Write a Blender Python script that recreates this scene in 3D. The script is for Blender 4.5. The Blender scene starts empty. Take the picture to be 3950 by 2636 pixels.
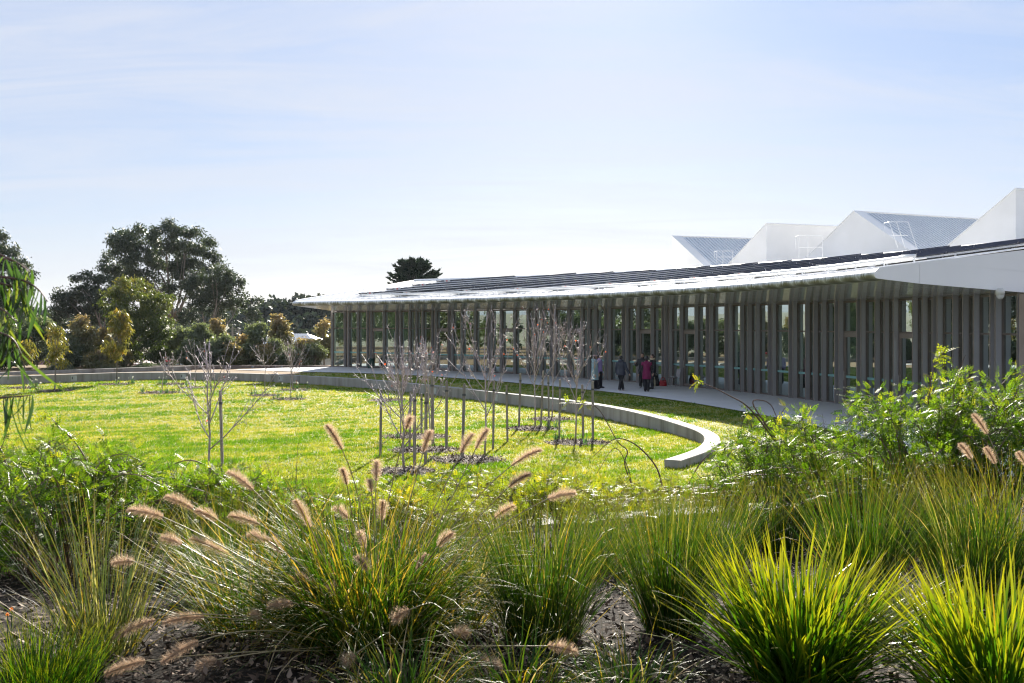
import bpy, math, random
import numpy as np
from mathutils import Vector, Matrix
R = math.radians
rng = np.random.default_rng(7)
random.seed(7)
sc = bpy.context.scene
COL = sc.collection

# ------------------------------------------------------------------ camera, sky, sun, exposure
EYE = 3.09
SUN_AZ = R(5)      # to the right of straight ahead (+Y)
SUN_EL = R(25.5)
cam = bpy.data.cameras.new('camera')
cam.sensor_width = 36; cam.lens = 35; cam.shift_y = -68 / 3950
cam.clip_start = 0.05; cam.clip_end = 4000
cam.dof.use_dof = True; cam.dof.focus_distance = 34; cam.dof.aperture_fstop = 9.0
co = bpy.data.objects.new('camera', cam); COL.objects.link(co)
co.location = (0, 0, EYE); co.rotation_euler = (R(90), 0, 0)
sc.camera = co

w = bpy.data.worlds.new('World'); sc.world = w; w.use_nodes = True
nt = w.node_tree; nt.nodes.clear()
def N(t, ty, **k):
    n = t.nodes.new(ty)
    for a, b in k.items():
        setattr(n, a, b)
    return n
out = N(nt, 'ShaderNodeOutputWorld'); bg = N(nt, 'ShaderNodeBackground')
sky = N(nt, 'ShaderNodeTexSky', sky_type='NISHITA', sun_disc=False, sun_elevation=SUN_EL, sun_rotation=SUN_AZ,
        altitude=60, air_density=1.0, dust_density=0.55, ozone_density=1.6)
tc = N(nt, 'ShaderNodeTexCoord'); sep = N(nt, 'ShaderNodeSeparateXYZ')
nt.links.new(tc.outputs['Generated'], sep.inputs[0])
def M(t, op, a, b=None, clamp=False):
    n = N(t, 'ShaderNodeMath', operation=op); n.use_clamp = clamp
    for i, x in enumerate((a, b)):
        if x is None: continue
        if isinstance(x, (int, float)): n.inputs[i].default_value = x
        else: t.links.new(x, n.inputs[i])
    return n.outputs[0]
zc = M(nt, 'MAXIMUM', sep.outputs['Z'], 0.0)
den = M(nt, 'ADD', zc, 0.16)
cx = M(nt, 'DIVIDE', sep.outputs['X'], den); cy = M(nt, 'DIVIDE', sep.outputs['Y'], den)
comb = N(nt, 'ShaderNodeCombineXYZ'); nt.links.new(cx, comb.inputs[0]); nt.links.new(cy, comb.inputs[1])
mp = N(nt, 'ShaderNodeMapping'); mp.inputs['Rotation'].default_value = (0, 0, R(33)); mp.inputs['Scale'].default_value = (0.36, 1.5, 1)
mp.inputs['Location'].default_value = (2.3, 0.7, 0)
nt.links.new(comb.outputs[0], mp.inputs[0])
n1 = N(nt, 'ShaderNodeTexNoise'); n1.inputs['Scale'].default_value = 2.1; n1.inputs['Detail'].default_value = 9; n1.inputs['Roughness'].default_value = 0.64
n1.inputs['Distortion'].default_value = 1.1
nt.links.new(mp.outputs[0], n1.inputs['Vector'])
n2 = N(nt, 'ShaderNodeTexNoise'); n2.inputs['Scale'].default_value = 0.45; n2.inputs['Detail'].default_value = 3
nt.links.new(mp.outputs[0], n2.inputs['Vector'])
mr = N(nt, 'ShaderNodeMapRange'); mr.inputs['From Min'].default_value = 0.46; mr.inputs['From Max'].default_value = 0.68
mr.inputs['To Min'].default_value = 0.0; mr.inputs['To Max'].default_value = 0.66
sm = M(nt, 'ADD', M(nt, 'MULTIPLY', n1.outputs['Fac'], 0.6), M(nt, 'MULTIPLY', n2.outputs['Fac'], 0.5))
nt.links.new(sm, mr.inputs['Value'])
hz = N(nt, 'ShaderNodeMapRange'); hz.inputs['From Min'].default_value = 0.0; hz.inputs['From Max'].default_value = 0.36
nt.links.new(M(nt, 'POWER', zc, 0.8), hz.inputs['Value'])
veil = N(nt, 'ShaderNodeMix', data_type='RGBA'); nt.links.new(hz.outputs[0], veil.inputs['Factor'])
veil.inputs[6].default_value = (3.3, 3.45, 3.85, 1); veil.inputs[7].default_value = (1.75, 2.45, 3.95, 1)
m1 = N(nt, 'ShaderNodeMix', data_type='RGBA'); m1.inputs['Factor'].default_value = 0.85
nt.links.new(sky.outputs[0], m1.inputs[6]); nt.links.new(veil.outputs[2], m1.inputs[7])
mx = N(nt, 'ShaderNodeMix', data_type='RGBA')
nt.links.new(mr.outputs[0], mx.inputs['Factor']); nt.links.new(m1.outputs[2], mx.inputs[6]); mx.inputs[7].default_value = (3.95, 4.1, 4.5, 1)
nt.links.new(mx.outputs[2], bg.inputs['Color']); bg.inputs['Strength'].default_value = 0.0715
nt.links.new(bg.outputs[0], out.inputs[0])

sl = bpy.data.lights.new('sun', 'SUN'); sl.energy = 5.0; sl.angle = R(0.6); sl.color = (1.0, 0.93, 0.82)
so = bpy.data.objects.new('sun', sl); COL.objects.link(so)
SD = Vector((math.sin(SUN_AZ) * math.cos(SUN_EL), math.cos(SUN_AZ) * math.cos(SUN_EL), math.sin(SUN_EL)))
so.rotation_euler = SD.to_track_quat('Z', 'Y').to_euler(); so.location = (0, 0, 40)

sc.view_settings.view_transform = 'Standard'; sc.view_settings.look = 'None'
sc.view_settings.gamma = 1; sc.view_settings.use_curve_mapping = False
sc.view_settings.exposure = 1.5
cy_ = sc.cycles
cy_.use_denoising = True; cy_.use_adaptive_sampling = True; cy_.adaptive_threshold = 0.02
cy_.filter_width = 1.15; cy_.max_bounces = 7; cy_.diffuse_bounces = 4; cy_.glossy_bounces = 3; cy_.transmission_bounces = 4
cy_.transparent_max_bounces = 8; cy_.volume_bounces = 0
cy_.caustics_reflective = False; cy_.caustics_refractive = False; cy_.sample_clamp_indirect = 6

# ------------------------------------------------------------------ helpers
F = 3840.0
def px(x, y, d):
    "point d metres ahead of the camera that the survey of the photograph gives"
    return np.array(((x - 1975) / F * d, d, EYE - (y - 1250) / F * d))

def setp(o, label=None, cat=None, group=None, kind=None):
    if label: o['label'] = label
    if cat: o['category'] = cat
    if group: o['group'] = group
    if kind: o['kind'] = kind
    return o
def wmat(o):
    return o.matrix_basis.copy() if o.parent is None else wmat(o.parent) @ o.matrix_parent_inverse @ o.matrix_basis
def link(o, parent=None):
    COL.objects.link(o)
    if parent is not None:
        o.parent = parent; o.matrix_parent_inverse = wmat(parent).inverted()
    return o
def empty(name, loc=(0, 0, 0), rz=0, **k):
    o = bpy.data.objects.new(name, None); o.location = loc; o.rotation_euler = (0, 0, rz)
    o.empty_display_size = 0.2
    COL.objects.link(o); setp(o, **k); return o
def npmesh(name, V, Fc, tint=None, along=None, uv=None, smooth=False, mats=(), midx=None):
    V = np.ascontiguousarray(V, np.float32); Fc = np.ascontiguousarray(Fc, np.int32)
    me = bpy.data.meshes.new(name); k = Fc.shape[1]
    me.vertices.add(len(V)); me.vertices.foreach_set('co', V.ravel())
    me.loops.add(Fc.size); me.loops.foreach_set('vertex_index', Fc.ravel())
    me.polygons.add(len(Fc)); me.polygons.foreach_set('loop_start', np.arange(0, Fc.size, k, dtype=np.int32))
    me.polygons.foreach_set('loop_total', np.full(len(Fc), k, np.int32))
    if smooth: me.polygons.foreach_set('use_smooth', np.ones(len(Fc), bool))
    for m in mats: me.materials.append(m)
    if midx is not None: me.polygons.foreach_set('material_index', np.ascontiguousarray(midx, np.int32))
    for nm, a in (('tint', tint), ('along', along)):
        if a is not None:
            at = me.attributes.new(nm, 'FLOAT', 'POINT'); at.data.foreach_set('value', np.ascontiguousarray(a, np.float32))
    if uv is not None:
        u = me.uv_layers.new(name='UVMap'); u.data.foreach_set('uv', np.ascontiguousarray(uv[Fc.ravel()], np.float32).ravel())
    me.update(calc_edges=True); me.validate(); return me
def npobj(name, V, Fc, mat, parent=None, **k):
    return link(bpy.data.objects.new(name, npmesh(name, V, Fc, mats=(mat,), **k)), parent)

class MB:
    def __init__(s): s.v = []; s.f = []
    def add(s, vs, fs):
        n = len(s.v); s.v += [tuple(map(float, q)) for q in vs]; s.f += [[n + i for i in q] for q in fs]; return s
    def box(s, c, sz, m=None):
        hx, hy, hz = sz[0] / 2, sz[1] / 2, sz[2] / 2
        vs = [Vector((sx * hx, sy * hy, sz_ * hz)) for sx in (-1, 1) for sy in (-1, 1) for sz_ in (-1, 1)]
        if m is not None: vs = [m @ q for q in vs]
        c = Vector(c)
        return s.add([q + c for q in vs], [(0, 1, 3, 2), (4, 6, 7, 5), (0, 4, 5, 1), (2, 3, 7, 6), (0, 2, 6, 4), (1, 5, 7, 3)])
    def hexa(s, b, t):   # four bottom points, four top points
        return s.add(list(b) + list(t), [(3, 2, 1, 0), (4, 5, 6, 7), (0, 1, 5, 4), (1, 2, 6, 5), (2, 3, 7, 6), (3, 0, 4, 7)])
    def tube(s, P, r, n=6, cap=True):
        P = [Vector(q) for q in P]
        if not hasattr(r, '__len__'): r = [r] * len(P)
        vs = []; fs = []; up = None
        for i, p in enumerate(P):
            t = (P[min(i + 1, len(P) - 1)] - P[max(i - 1, 0)])
            t = t.normalized() if t.length > 1e-9 else Vector((0, 0, 1))
            if up is None: up = t.orthogonal().normalized()
            a = (up - t * up.dot(t)); a = a.normalized() if a.length > 1e-6 else t.orthogonal().normalized(); up = a
            b = t.cross(a)
            for j in range(n):
                an = 2 * math.pi * j / n
                vs.append(p + (a * math.cos(an) + b * math.sin(an)) * r[i])
        for i in range(len(P) - 1):
            for j in range(n):
                k = (j + 1) % n
                fs.append((i * n + j, i * n + k, (i + 1) * n + k, (i + 1) * n + j))
        if cap: fs.append(tuple(range(n))[::-1]); fs.append(tuple((len(P) - 1) * n + j for j in range(n)))
        return s.add(vs, fs)
    def ell(s, c, r, nu=10, nv=7, m=None):
        vs = [Vector((0, 0, r[2]))]; fs = []
        for i in range(1, nv):
            ph = math.pi * i / nv
            for j in range(nu):
                th = 2 * math.pi * j / nu
                vs.append(Vector((r[0] * math.sin(ph) * math.cos(th), r[1] * math.sin(ph) * math.sin(th), r[2] * math.cos(ph))))
        vs.append(Vector((0, 0, -r[2]))); L = len(vs) - 1
        for j in range(nu):
            k = (j + 1) % nu
            fs.append((0, 1 + j, 1 + k)); fs.append((L, L - nu + k, L - nu + j))
            for i in range(nv - 2):
                fs.append((1 + i * nu + j, 1 + (i + 1) * nu + j, 1 + (i + 1) * nu + k, 1 + i * nu + k))
        if m is not None: vs = [m @ q for q in vs]
        c = Vector(c); return s.add([q + c for q in vs], fs)
    def loft(s, rings, cap=True):   # rings: lists of equally many points
        n = len(rings[0]); vs = [q for r in rings for q in r]; fs = []
        for i in range(len(rings) - 1):
            for j in range(n):
                k = (j + 1) % n; fs.append((i * n + j, i * n + k, (i + 1) * n + k, (i + 1) * n + j))
        if cap: fs.append(tuple(range(n))[::-1]); fs.append(tuple((len(rings) - 1) * n + j for j in range(n)))
        return s.add(vs, fs)
    def mesh(s, name, mat, smooth=False, uv=None):
        me = bpy.data.meshes.new(name); me.from_pydata(s.v, [], s.f); me.materials.append(mat)
        if smooth: me.polygons.foreach_set('use_smooth', [True] * len(me.polygons))
        if uv is not None:
            u = me.uv_layers.new(name='UVMap')
            for l in me.loops: u.data[l.index].uv = uv[l.vertex_index]
        me.update(); return me
    def obj(s, name, mat, parent=None, smooth=False, uv=None):
        return link(bpy.data.objects.new(name, s.mesh(name, mat, smooth, uv)), parent)
def inst(name, me, parent, loc, rot=(0, 0, 0), scale=None):
    o = bpy.data.objects.new(name, me); link(o, parent); o.location = loc; o.rotation_euler = rot
    if scale is not None: o.scale = scale
    return o
def copy_tree(root, loc, rz=0, scale=1.0, **k):
    r = root.copy(); COL.objects.link(r); r.location = loc; r.rotation_euler = (0, 0, rz); r.scale = (scale,) * 3
    for a in ('label', 'category', 'group'):
        if k.get(a): r[a] = k[a]
    for ch in list(root.children):
        c = ch.copy(); COL.objects.link(c); c.parent = r
        for g in ch.children:
            d = g.copy(); COL.objects.link(d); d.parent = c
    return r

def nrm(a): return a / np.maximum(np.linalg.norm(a, axis=-1, keepdims=True), 1e-9)
_nz = [(np.random.default_rng(3).normal(0, 1, (24, 2)), np.random.default_rng(4).uniform(0, 6.28, 24))]
def vnoise(x, y, s=1.0):
    k, ph = _nz[0]; a = 0
    for i in range(24): a = a + np.sin((x * k[i, 0] + y * k[i, 1]) * s * (0.5 + i / 8) + ph[i]) / (0.6 + i / 8)
    return a / 4.5
def catmull(P, n=12):
    P = np.array(P, float); Q = np.vstack([2 * P[0] - P[1], P, 2 * P[-1] - P[-2]]); o = []
    for i in range(1, len(Q) - 2):
        for t in np.linspace(0, 1, n, endpoint=False):
            a, b, c, d = Q[i - 1], Q[i], Q[i + 1], Q[i + 2]
            o.append(0.5 * (2 * b + (c - a) * t + (2 * a - 5 * b + 4 * c - d) * t * t + (3 * b - a - 3 * c + d) * t ** 3))
    o.append(P[-1]); return np.array(o)
def resample(P, step):
    d = np.r_[0, np.cumsum(np.linalg.norm(np.diff(P, axis=0), axis=1))]
    s = np.linspace(0, d[-1], max(2, int(round(d[-1] / step)) + 1))
    return np.stack([np.interp(s, d, P[:, i]) for i in range(P.shape[1])], 1)
def inside(poly, X, Y):
    r = np.zeros(X.shape, bool); n = len(poly); j = n - 1
    for i in range(n):
        xi, yi = poly[i]; xj, yj = poly[j]
        c = ((yi > Y) != (yj > Y)) & (X < (xj - xi) * (Y - yi) / (yj - yi + 1e-12) + xi); r ^= c; j = i
    return r

# ------------------------------------------------------------------ materials
def newmat(name):
    m = bpy.data.materials.new(name); m.use_nodes = True; t = m.node_tree; t.nodes.clear()
    return m, t, N(t, 'ShaderNodeOutputMaterial')
def ramp(t, fac, stops):
    r = N(t, 'ShaderNodeValToRGB'); e = r.color_ramp.elements
    while len(e) < len(stops): e.new(0.5)
    for q, (p, c) in zip(e, stops): q.position = p; q.color = (*c, 1)
    t.links.new(fac, r.inputs[0]); return r.outputs[0]
def noise(t, scale, detail=4, rough=0.55, vec=None, stretch=None, coord='Object'):
    n = N(t, 'ShaderNodeTexNoise'); n.inputs['Scale'].default_value = scale; n.inputs['Detail'].default_value = detail; n.inputs['Roughness'].default_value = rough
    if vec is None:
        vec = N(t, 'ShaderNodeTexCoord').outputs[coord]
    if stretch is not None:
        mpn = N(t, 'ShaderNodeMapping'); mpn.inputs['Scale'].default_value = stretch; t.links.new(vec, mpn.inputs[0]); vec = mpn.outputs[0]
    t.links.new(vec, n.inputs['Vector']); return n.outputs['Fac']
def pm(name, stops, scale=6, rough=0.7, metallic=0.0, spec=0.5, bump=0.0, bscale=None, stretch=None, detail=5, coat=0.0, tint=None):
    "principled surface whose colour wanders along a ramp with noise"
    m, t, o = newmat(name); b = N(t, 'ShaderNodeBsdfPrincipled')
    if len(stops) == 1: stops = [(0.3, tuple(c * 0.88 for c in stops[0])), (0.7, tuple(min(1, c * 1.08) for c in stops[0]))]
    elif not hasattr(stops[0][1], '__len__'): stops = [(0.3 + 0.4 * i / (len(stops) - 1), c) for i, c in enumerate(stops)]
    fac = noise(t, scale, detail, stretch=stretch)
    if tint:
        at = N(t, 'ShaderNodeAttribute', attribute_name='tint')
        fac = M(t, 'ADD', M(t, 'MULTIPLY', fac, 1 - tint), M(t, 'MULTIPLY', at.outputs['Fac'], tint))
    t.links.new(ramp(t, fac, stops), b.inputs['Base Color'])
    b.inputs['Roughness'].default_value = rough; b.inputs['Metallic'].default_value = metallic
    b.inputs['Specular IOR Level'].default_value = spec; b.inputs['Coat Weight'].default_value = coat
    if bump:
        bn = N(t, 'ShaderNodeBump'); bn.inputs['Strength'].default_value = bump; bn.inputs['Distance'].default_value = 0.02
        t.links.new(noise(t, bscale or scale * 4, 4, stretch=stretch), bn.inputs['Height']); t.links.new(bn.outputs[0], b.inputs['Normal'])
    t.links.new(b.outputs[0], o.inputs[0]); return m
def leafmat(name, stops, trans=0.45, rough=0.42, spec=0.5, tboost=(1.5, 1.7, 0.9), tip=None):
    "thin leaf: reflects, and lets coloured light through"
    m, t, o = newmat(name); b = N(t, 'ShaderNodeBsdfPrincipled'); tr = N(t, 'ShaderNodeBsdfTranslucent'); mixs = N(t, 'ShaderNodeMixShader')
    at = N(t, 'ShaderNodeAttribute', attribute_name='tint')
    c = ramp(t, at.outputs['Fac'], stops)
    if tip is not None:
        al = N(t, 'ShaderNodeAttribute', attribute_name='along')
        f = N(t, 'ShaderNodeMapRange'); f.inputs['From Min'].default_value = tip[0]; f.inputs['From Max'].default_value = tip[1]
        t.links.new(al.outputs['Fac'], f.inputs['Value'])
        mm = N(t, 'ShaderNodeMix', data_type='RGBA'); t.links.new(f.outputs[0], mm.inputs['Factor']); t.links.new(c, mm.inputs[6]); mm.inputs[7].default_value = (*tip[2], 1)
        c = mm.outputs[2]
    mu = N(t, 'ShaderNodeMix', data_type='RGBA', blend_type='MULTIPLY'); mu.inputs['Factor'].default_value = 1
    t.links.new(c, mu.inputs[6]); mu.inputs[7].default_value = (*tboost, 1)
    t.links.new(c, b.inputs['Base Color']); t.links.new(mu.outputs[2], tr.inputs['Color'])
    b.inputs['Roughness'].default_value = rough; b.inputs['Specular IOR Level'].default_value = spec
    mixs.inputs[0].default_value = trans
    t.links.new(b.outputs[0], mixs.inputs[1]); t.links.new(tr.outputs[0], mixs.inputs[2]); t.links.new(mixs.outputs[0], o.inputs[0]); return m

MT = {}
MT['concrete'] = pm('board_marked_concrete', [(0.25, (0.15, 0.13, 0.105)), (0.48, (0.32, 0.295, 0.26)), (0.75, (0.43, 0.405, 0.365))], 2.2, 0.85, bump=0.25, bscale=30, stretch=(1, 1, 0.10))
MT['path'] = pm('broom_finished_concrete', [(0.25, (0.57, 0.56, 0.55)), (0.75, (0.65, 0.64, 0.62))], 0.8, 0.85, bump=0.15, bscale=40)
MT['fin'] = pm('bronze_anodised_fin', [(0.3, (0.49, 0.465, 0.46)), (0.7, (0.56, 0.53, 0.525))], 3, 0.36, metallic=0.2, spec=0.5, stretch=(1, 1, 0.1))
MT['frame'] = pm('bronze_window_frame', [(0.3, (0.16, 0.125, 0.105)), (0.7, (0.20, 0.16, 0.135))], 3, 0.4, metallic=0.3)
MT['white'] = pm('white_coated_steel', [(0.3, (0.76, 0.76, 0.75)), (0.7, (0.83, 0.83, 0.82))], 1.5, 0.42)
MT['fascia'] = pm('white_fascia_panel', [(0.3, (0.84, 0.815, 0.80)), (0.7, (0.89, 0.865, 0.85))], 0.7, 0.35)
MT['monitor'] = pm('white_render', [(0.3, (0.74, 0.73, 0.70)), (0.7, (0.82, 0.81, 0.79))], 0.5, 0.7)
MT['zinc'] = pm('corrugated_white_roof_sheet', [(0.3, (0.60, 0.63, 0.65)), (0.7, (0.72, 0.74, 0.76))], 0.8, 0.35, metallic=0.2)
MT['soffit'] = pm('polished_perforated_soffit', [(0.35, (0.85, 0.835, 0.81)), (0.65, (0.91, 0.895, 0.87))], 45, 0.08, metallic=0.18, spec=1.0, bump=0.03, bscale=60)
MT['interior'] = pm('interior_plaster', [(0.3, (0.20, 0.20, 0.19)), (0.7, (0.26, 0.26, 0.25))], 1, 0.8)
MT['blind'] = pm('sage_roller_blind', [(0.3, (0.66, 0.78, 0.70)), (0.7, (0.74, 0.86, 0.78))], 2, 0.8)
MT['stripe'] = pm('frosted_teal_film', [(0.3, (0.20, 0.42, 0.40)), (0.7, (0.26, 0.50, 0.47))], 3, 0.6)
MT['panel_face'] = pm('solar_cell_blue', [(0.3, (0.010, 0.014, 0.035)), (0.7, (0.016, 0.022, 0.05))], 4, 0.12, coat=0.4)
MT['panel_frame'] = pm('dark_blue_panel_frame', [(0.3, (0.018, 0.022, 0.045)), (0.7, (0.03, 0.035, 0.06))], 4, 0.4)
MT['panel_back'] = pm('grey_panel_backsheet', [(0.3, (0.50, 0.50, 0.52)), (0.7, (0.60, 0.60, 0.62))], 4, 0.5)
MT['timber'] = pm('grey_weathered_timber', [(0.25, (0.15, 0.13, 0.11)), (0.5, (0.25, 0.22, 0.185)), (0.8, (0.38, 0.34, 0.29))], 9, 0.85, bump=0.4, bscale=50, stretch=(3, 3, 0.25))
MT['sleeper'] = pm('dark_timber_sleeper', [(0.3, (0.045, 0.045, 0.048)), (0.7, (0.10, 0.10, 0.10))], 6, 0.8, bump=0.3, stretch=(0.3, 4, 4))
MT['bark'] = pm('gum_bark', [(0.25, (0.09, 0.072, 0.06)), (0.5, (0.20, 0.165, 0.14)), (0.8, (0.36, 0.31, 0.27))], 5, 0.85, bump=0.3, stretch=(2, 2, 0.4))
MT['twig'] = pm('pale_grey_sapling_bark', [(0.25, (0.27, 0.215, 0.215)), (0.7, (0.50, 0.42, 0.42))], 12, 0.5, spec=0.6)
MT['redtwig'] = pm('red_brown_stem', [(0.3, (0.10, 0.05, 0.035)), (0.7, (0.20, 0.115, 0.075))], 14, 0.45)
MT['mulch'] = pm('bark_mulch_soil', [(0.25, (0.008, 0.006, 0.0045)), (0.55, (0.018, 0.013, 0.009)), (0.8, (0.04, 0.028, 0.02))], 18, 0.95, spec=0.15, bump=0.8, bscale=40)
MT['chips'] = pm('bark_chips', [(0.1, (0.030, 0.018, 0.011)), (0.45, (0.10, 0.064, 0.042)), (0.68, (0.24, 0.175, 0.125)), (0.92, (0.60, 0.50, 0.40))], 30, 0.8, spec=0.2, tint=0.9)
MT['drysoil'] = pm('dry_tan_mulch', [(0.25, (0.12, 0.075, 0.035)), (0.7, (0.25, 0.165, 0.075))], 3, 0.95, bump=0.5, bscale=25)
MT['terrain'] = pm('rough_pasture', [(0.3, (0.17, 0.16, 0.10)), (0.7, (0.27, 0.25, 0.17))], 0.12, 0.95)
MT['lawn'] = pm('lawn_turf', [(0.28, (0.10, 0.155, 0.014)), (0.48, (0.19, 0.21, 0.035)), (0.7, (0.31, 0.275, 0.095))], 0.55, 0.9, bump=0.6, bscale=35, detail=8)
MT['grass'] = leafmat('lawn_blades', [(0.0, (0.060, 0.145, 0.008)), (0.4, (0.155, 0.205, 0.020)), (0.7, (0.275, 0.255, 0.058)), (1.0, (0.40, 0.33, 0.14))], 0.5, 0.6, 0.2, (1.7, 1.7, 0.7))
MT['gumleaf'] = leafmat('grey_green_gum_leaves', [(0.0, (0.024, 0.037, 0.020)), (0.5, (0.046, 0.062, 0.034)), (1.0, (0.10, 0.112, 0.066))], 0.25, 0.42, 0.5, (1.3, 1.45, 0.8))
MT['midleaf'] = leafmat('bright_gum_leaves', [(0.0, (0.040, 0.062, 0.020)), (0.5, (0.085, 0.11, 0.030)), (0.8, (0.15, 0.155, 0.045)), (1.0, (0.25, 0.19, 0.05))], 0.34, 0.45, 0.45, (1.5, 1.6, 0.7))
MT['copper'] = leafmat('coppery_young_leaves', [(0.0, (0.085, 0.105, 0.048)), (0.4, (0.16, 0.16, 0.070)), (0.75, (0.25, 0.20, 0.10)), (1.0, (0.38, 0.27, 0.17))], 0.42, 0.33, 0.7, (1.5, 1.4, 0.8))
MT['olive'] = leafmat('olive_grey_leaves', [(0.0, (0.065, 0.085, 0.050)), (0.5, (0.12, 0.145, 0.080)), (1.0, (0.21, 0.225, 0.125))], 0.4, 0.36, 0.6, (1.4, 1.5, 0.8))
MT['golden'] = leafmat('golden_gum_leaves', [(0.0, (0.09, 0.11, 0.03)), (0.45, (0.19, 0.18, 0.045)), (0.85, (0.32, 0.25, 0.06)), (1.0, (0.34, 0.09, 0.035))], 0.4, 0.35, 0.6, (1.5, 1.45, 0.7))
MT['cypress'] = leafmat('dark_cypress_sprays', [(0.0, (0.010, 0.024, 0.013)), (1.0, (0.030, 0.052, 0.026))], 0.12, 0.6, 0.3)
MT['farwood'] = leafmat('far_bush_foliage', [(0.0, (0.016, 0.026, 0.020)), (0.6, (0.034, 0.046, 0.033)), (1.0, (0.085, 0.080, 0.060))], 0.15, 0.6, 0.3)
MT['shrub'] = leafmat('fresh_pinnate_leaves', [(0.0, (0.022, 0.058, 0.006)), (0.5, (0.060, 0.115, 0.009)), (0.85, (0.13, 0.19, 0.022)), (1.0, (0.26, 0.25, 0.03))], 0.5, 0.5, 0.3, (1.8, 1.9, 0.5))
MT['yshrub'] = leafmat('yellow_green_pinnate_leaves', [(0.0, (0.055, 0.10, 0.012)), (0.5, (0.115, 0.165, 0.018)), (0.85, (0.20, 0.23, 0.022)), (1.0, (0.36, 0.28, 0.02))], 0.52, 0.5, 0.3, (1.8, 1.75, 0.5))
MT['broad'] = leafmat('broad_soft_leaves', [(0.0, (0.05, 0.10, 0.03)), (1.0, (0.16, 0.22, 0.03))], 0.5, 0.6, 0.3, (1.7, 1.8, 0.5))
MT['mat_rush'] = leafmat('mat_rush_blades', [(0.0, (0.018, 0.062, 0.005)), (0.6, (0.042, 0.105, 0.007)), (1.0, (0.11, 0.15, 0.010))], 0.5, 0.35, 0.4, (1.8, 1.8, 0.5), tip=(0.62, 1.2, (0.36, 0.30, 0.02)))
MT['tussock'] = leafmat('green_tussock_blades', [(0.0, (0.018, 0.050, 0.007)), (0.6, (0.042, 0.088, 0.010)), (0.92, (0.10, 0.12, 0.02)), (1.0, (0.40, 0.33, 0.20))], 0.4, 0.42, 0.4, (1.5, 1.6, 0.5), tip=(0.7, 1.2, (0.30, 0.20, 0.03)))
MT['greyrush'] = leafmat('grey_green_tussock_blades', [(0.0, (0.040, 0.060, 0.028)), (0.6, (0.075, 0.092, 0.036)), (0.9, (0.20, 0.17, 0.04)), (1.0, (0.50, 0.44, 0.32))], 0.35, 0.28, 0.7, (1.4, 1.5, 0.6), tip=(0.7, 1.2, (0.36, 0.24, 0.05)))
MT['fountain'] = leafmat('fountain_grass_blades', [(0.0, (0.020, 0.060, 0.006)), (0.6, (0.048, 0.10, 0.008)), (0.85, (0.20, 0.19, 0.02)), (0.94, (0.36, 0.22, 0.03)), (1.0, (0.45, 0.36, 0.26))], 0.42, 0.5, 0.3, (1.6, 1.6, 0.6), tip=(0.7, 1.25, (0.36, 0.25, 0.06)))
MT['plume'] = leafmat('tan_plume_bristles', [(0.0, (0.30, 0.20, 0.13)), (0.6, (0.54, 0.40, 0.28)), (1.0, (0.80, 0.68, 0.52))], 0.6, 0.6, 0.3, (1.2, 1.15, 1.1))
MT['straw'] = pm('straw_stem', [(0.3, (0.20, 0.15, 0.06)), (0.7, (0.38, 0.31, 0.17))], 9, 0.4)
MT['redleaf'] = leafmat('last_red_leaves', [(0.0, (0.35, 0.05, 0.02)), (1.0, (0.55, 0.13, 0.04))], 0.5, 0.5, 0.3, (1.5, 1.3, 1))
MT['daff'] = leafmat('daffodil_leaves', [(0.0, (0.05, 0.11, 0.05)), (1.0, (0.09, 0.16, 0.07))], 0.35, 0.4)
MT['petal'] = leafmat('white_daffodil_petals', [(0.0, (0.75, 0.74, 0.62)), (1.0, (0.82, 0.80, 0.60))], 0.35, 0.5, 0.3, (1, 1, 1))
MT['orange'] = leafmat('orange_petals', [(0.0, (0.65, 0.16, 0.02)), (1.0, (0.75, 0.25, 0.03))], 0.35, 0.5, 0.3, (1, 1, 1))

# glass: reflects by angle, lets the room behind show through
gm, gt, go_ = newmat('green_tinted_glass')
gtr = N(gt, 'ShaderNodeBsdfTransparent'); gtr.inputs[0].default_value = (0.74, 0.88, 0.82, 1)
ggl = N(gt, 'ShaderNodeBsdfGlossy'); ggl.inputs['Roughness'].default_value = 0.0; ggl.inputs['Color'].default_value = (0.86, 1.0, 0.97, 1)
gfr = N(gt, 'ShaderNodeFresnel'); gfr.inputs['IOR'].default_value = 1.9
gmx = N(gt, 'ShaderNodeMixShader'); gt.links.new(M(gt, 'ADD', gfr.outputs[0], 0.40, True), gmx.inputs[0])
gt.links.new(gtr.outputs[0], gmx.inputs[1]); gt.links.new(ggl.outputs[0], gmx.inputs[2]); gt.links.new(gmx.outputs[0], go_.inputs[0])
MT['glass'] = gm
# eave nose: white sheet with algae streaks along the drip edge (UV: u along the sheet, v round the nose from roof to soffit)
em, et, eo = newmat('white_eave_sheet_with_algae')
eb = N(et, 'ShaderNodeBsdfPrincipled'); uvn = N(et, 'ShaderNodeTexCoord'); sp = N(et, 'ShaderNodeSeparateXYZ'); et.links.new(uvn.outputs['UV'], sp.inputs[0])
oi = N(et, 'ShaderNodeObjectInfo')
cmb = N(et, 'ShaderNodeCombineXYZ'); et.links.new(M(et, 'MULTIPLY', sp.outputs[0], 26.0), cmb.inputs[0]); et.links.new(M(et, 'MULTIPLY', sp.outputs[1], 1.2), cmb.inputs[1]); et.links.new(M(et, 'MULTIPLY', oi.outputs['Random'], 50.0), cmb.inputs[2])
en = N(et, 'ShaderNodeTexNoise'); en.inputs['Scale'].default_value = 1.0; en.inputs['Detail'].default_value = 4; et.links.new(cmb.outputs[0], en.inputs['Vector'])
lev = M(et, 'ADD', sp.outputs[1], M(et, 'MULTIPLY', M(et, 'SUBTRACT', en.outputs['Fac'], 0.5), 0.55))
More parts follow.
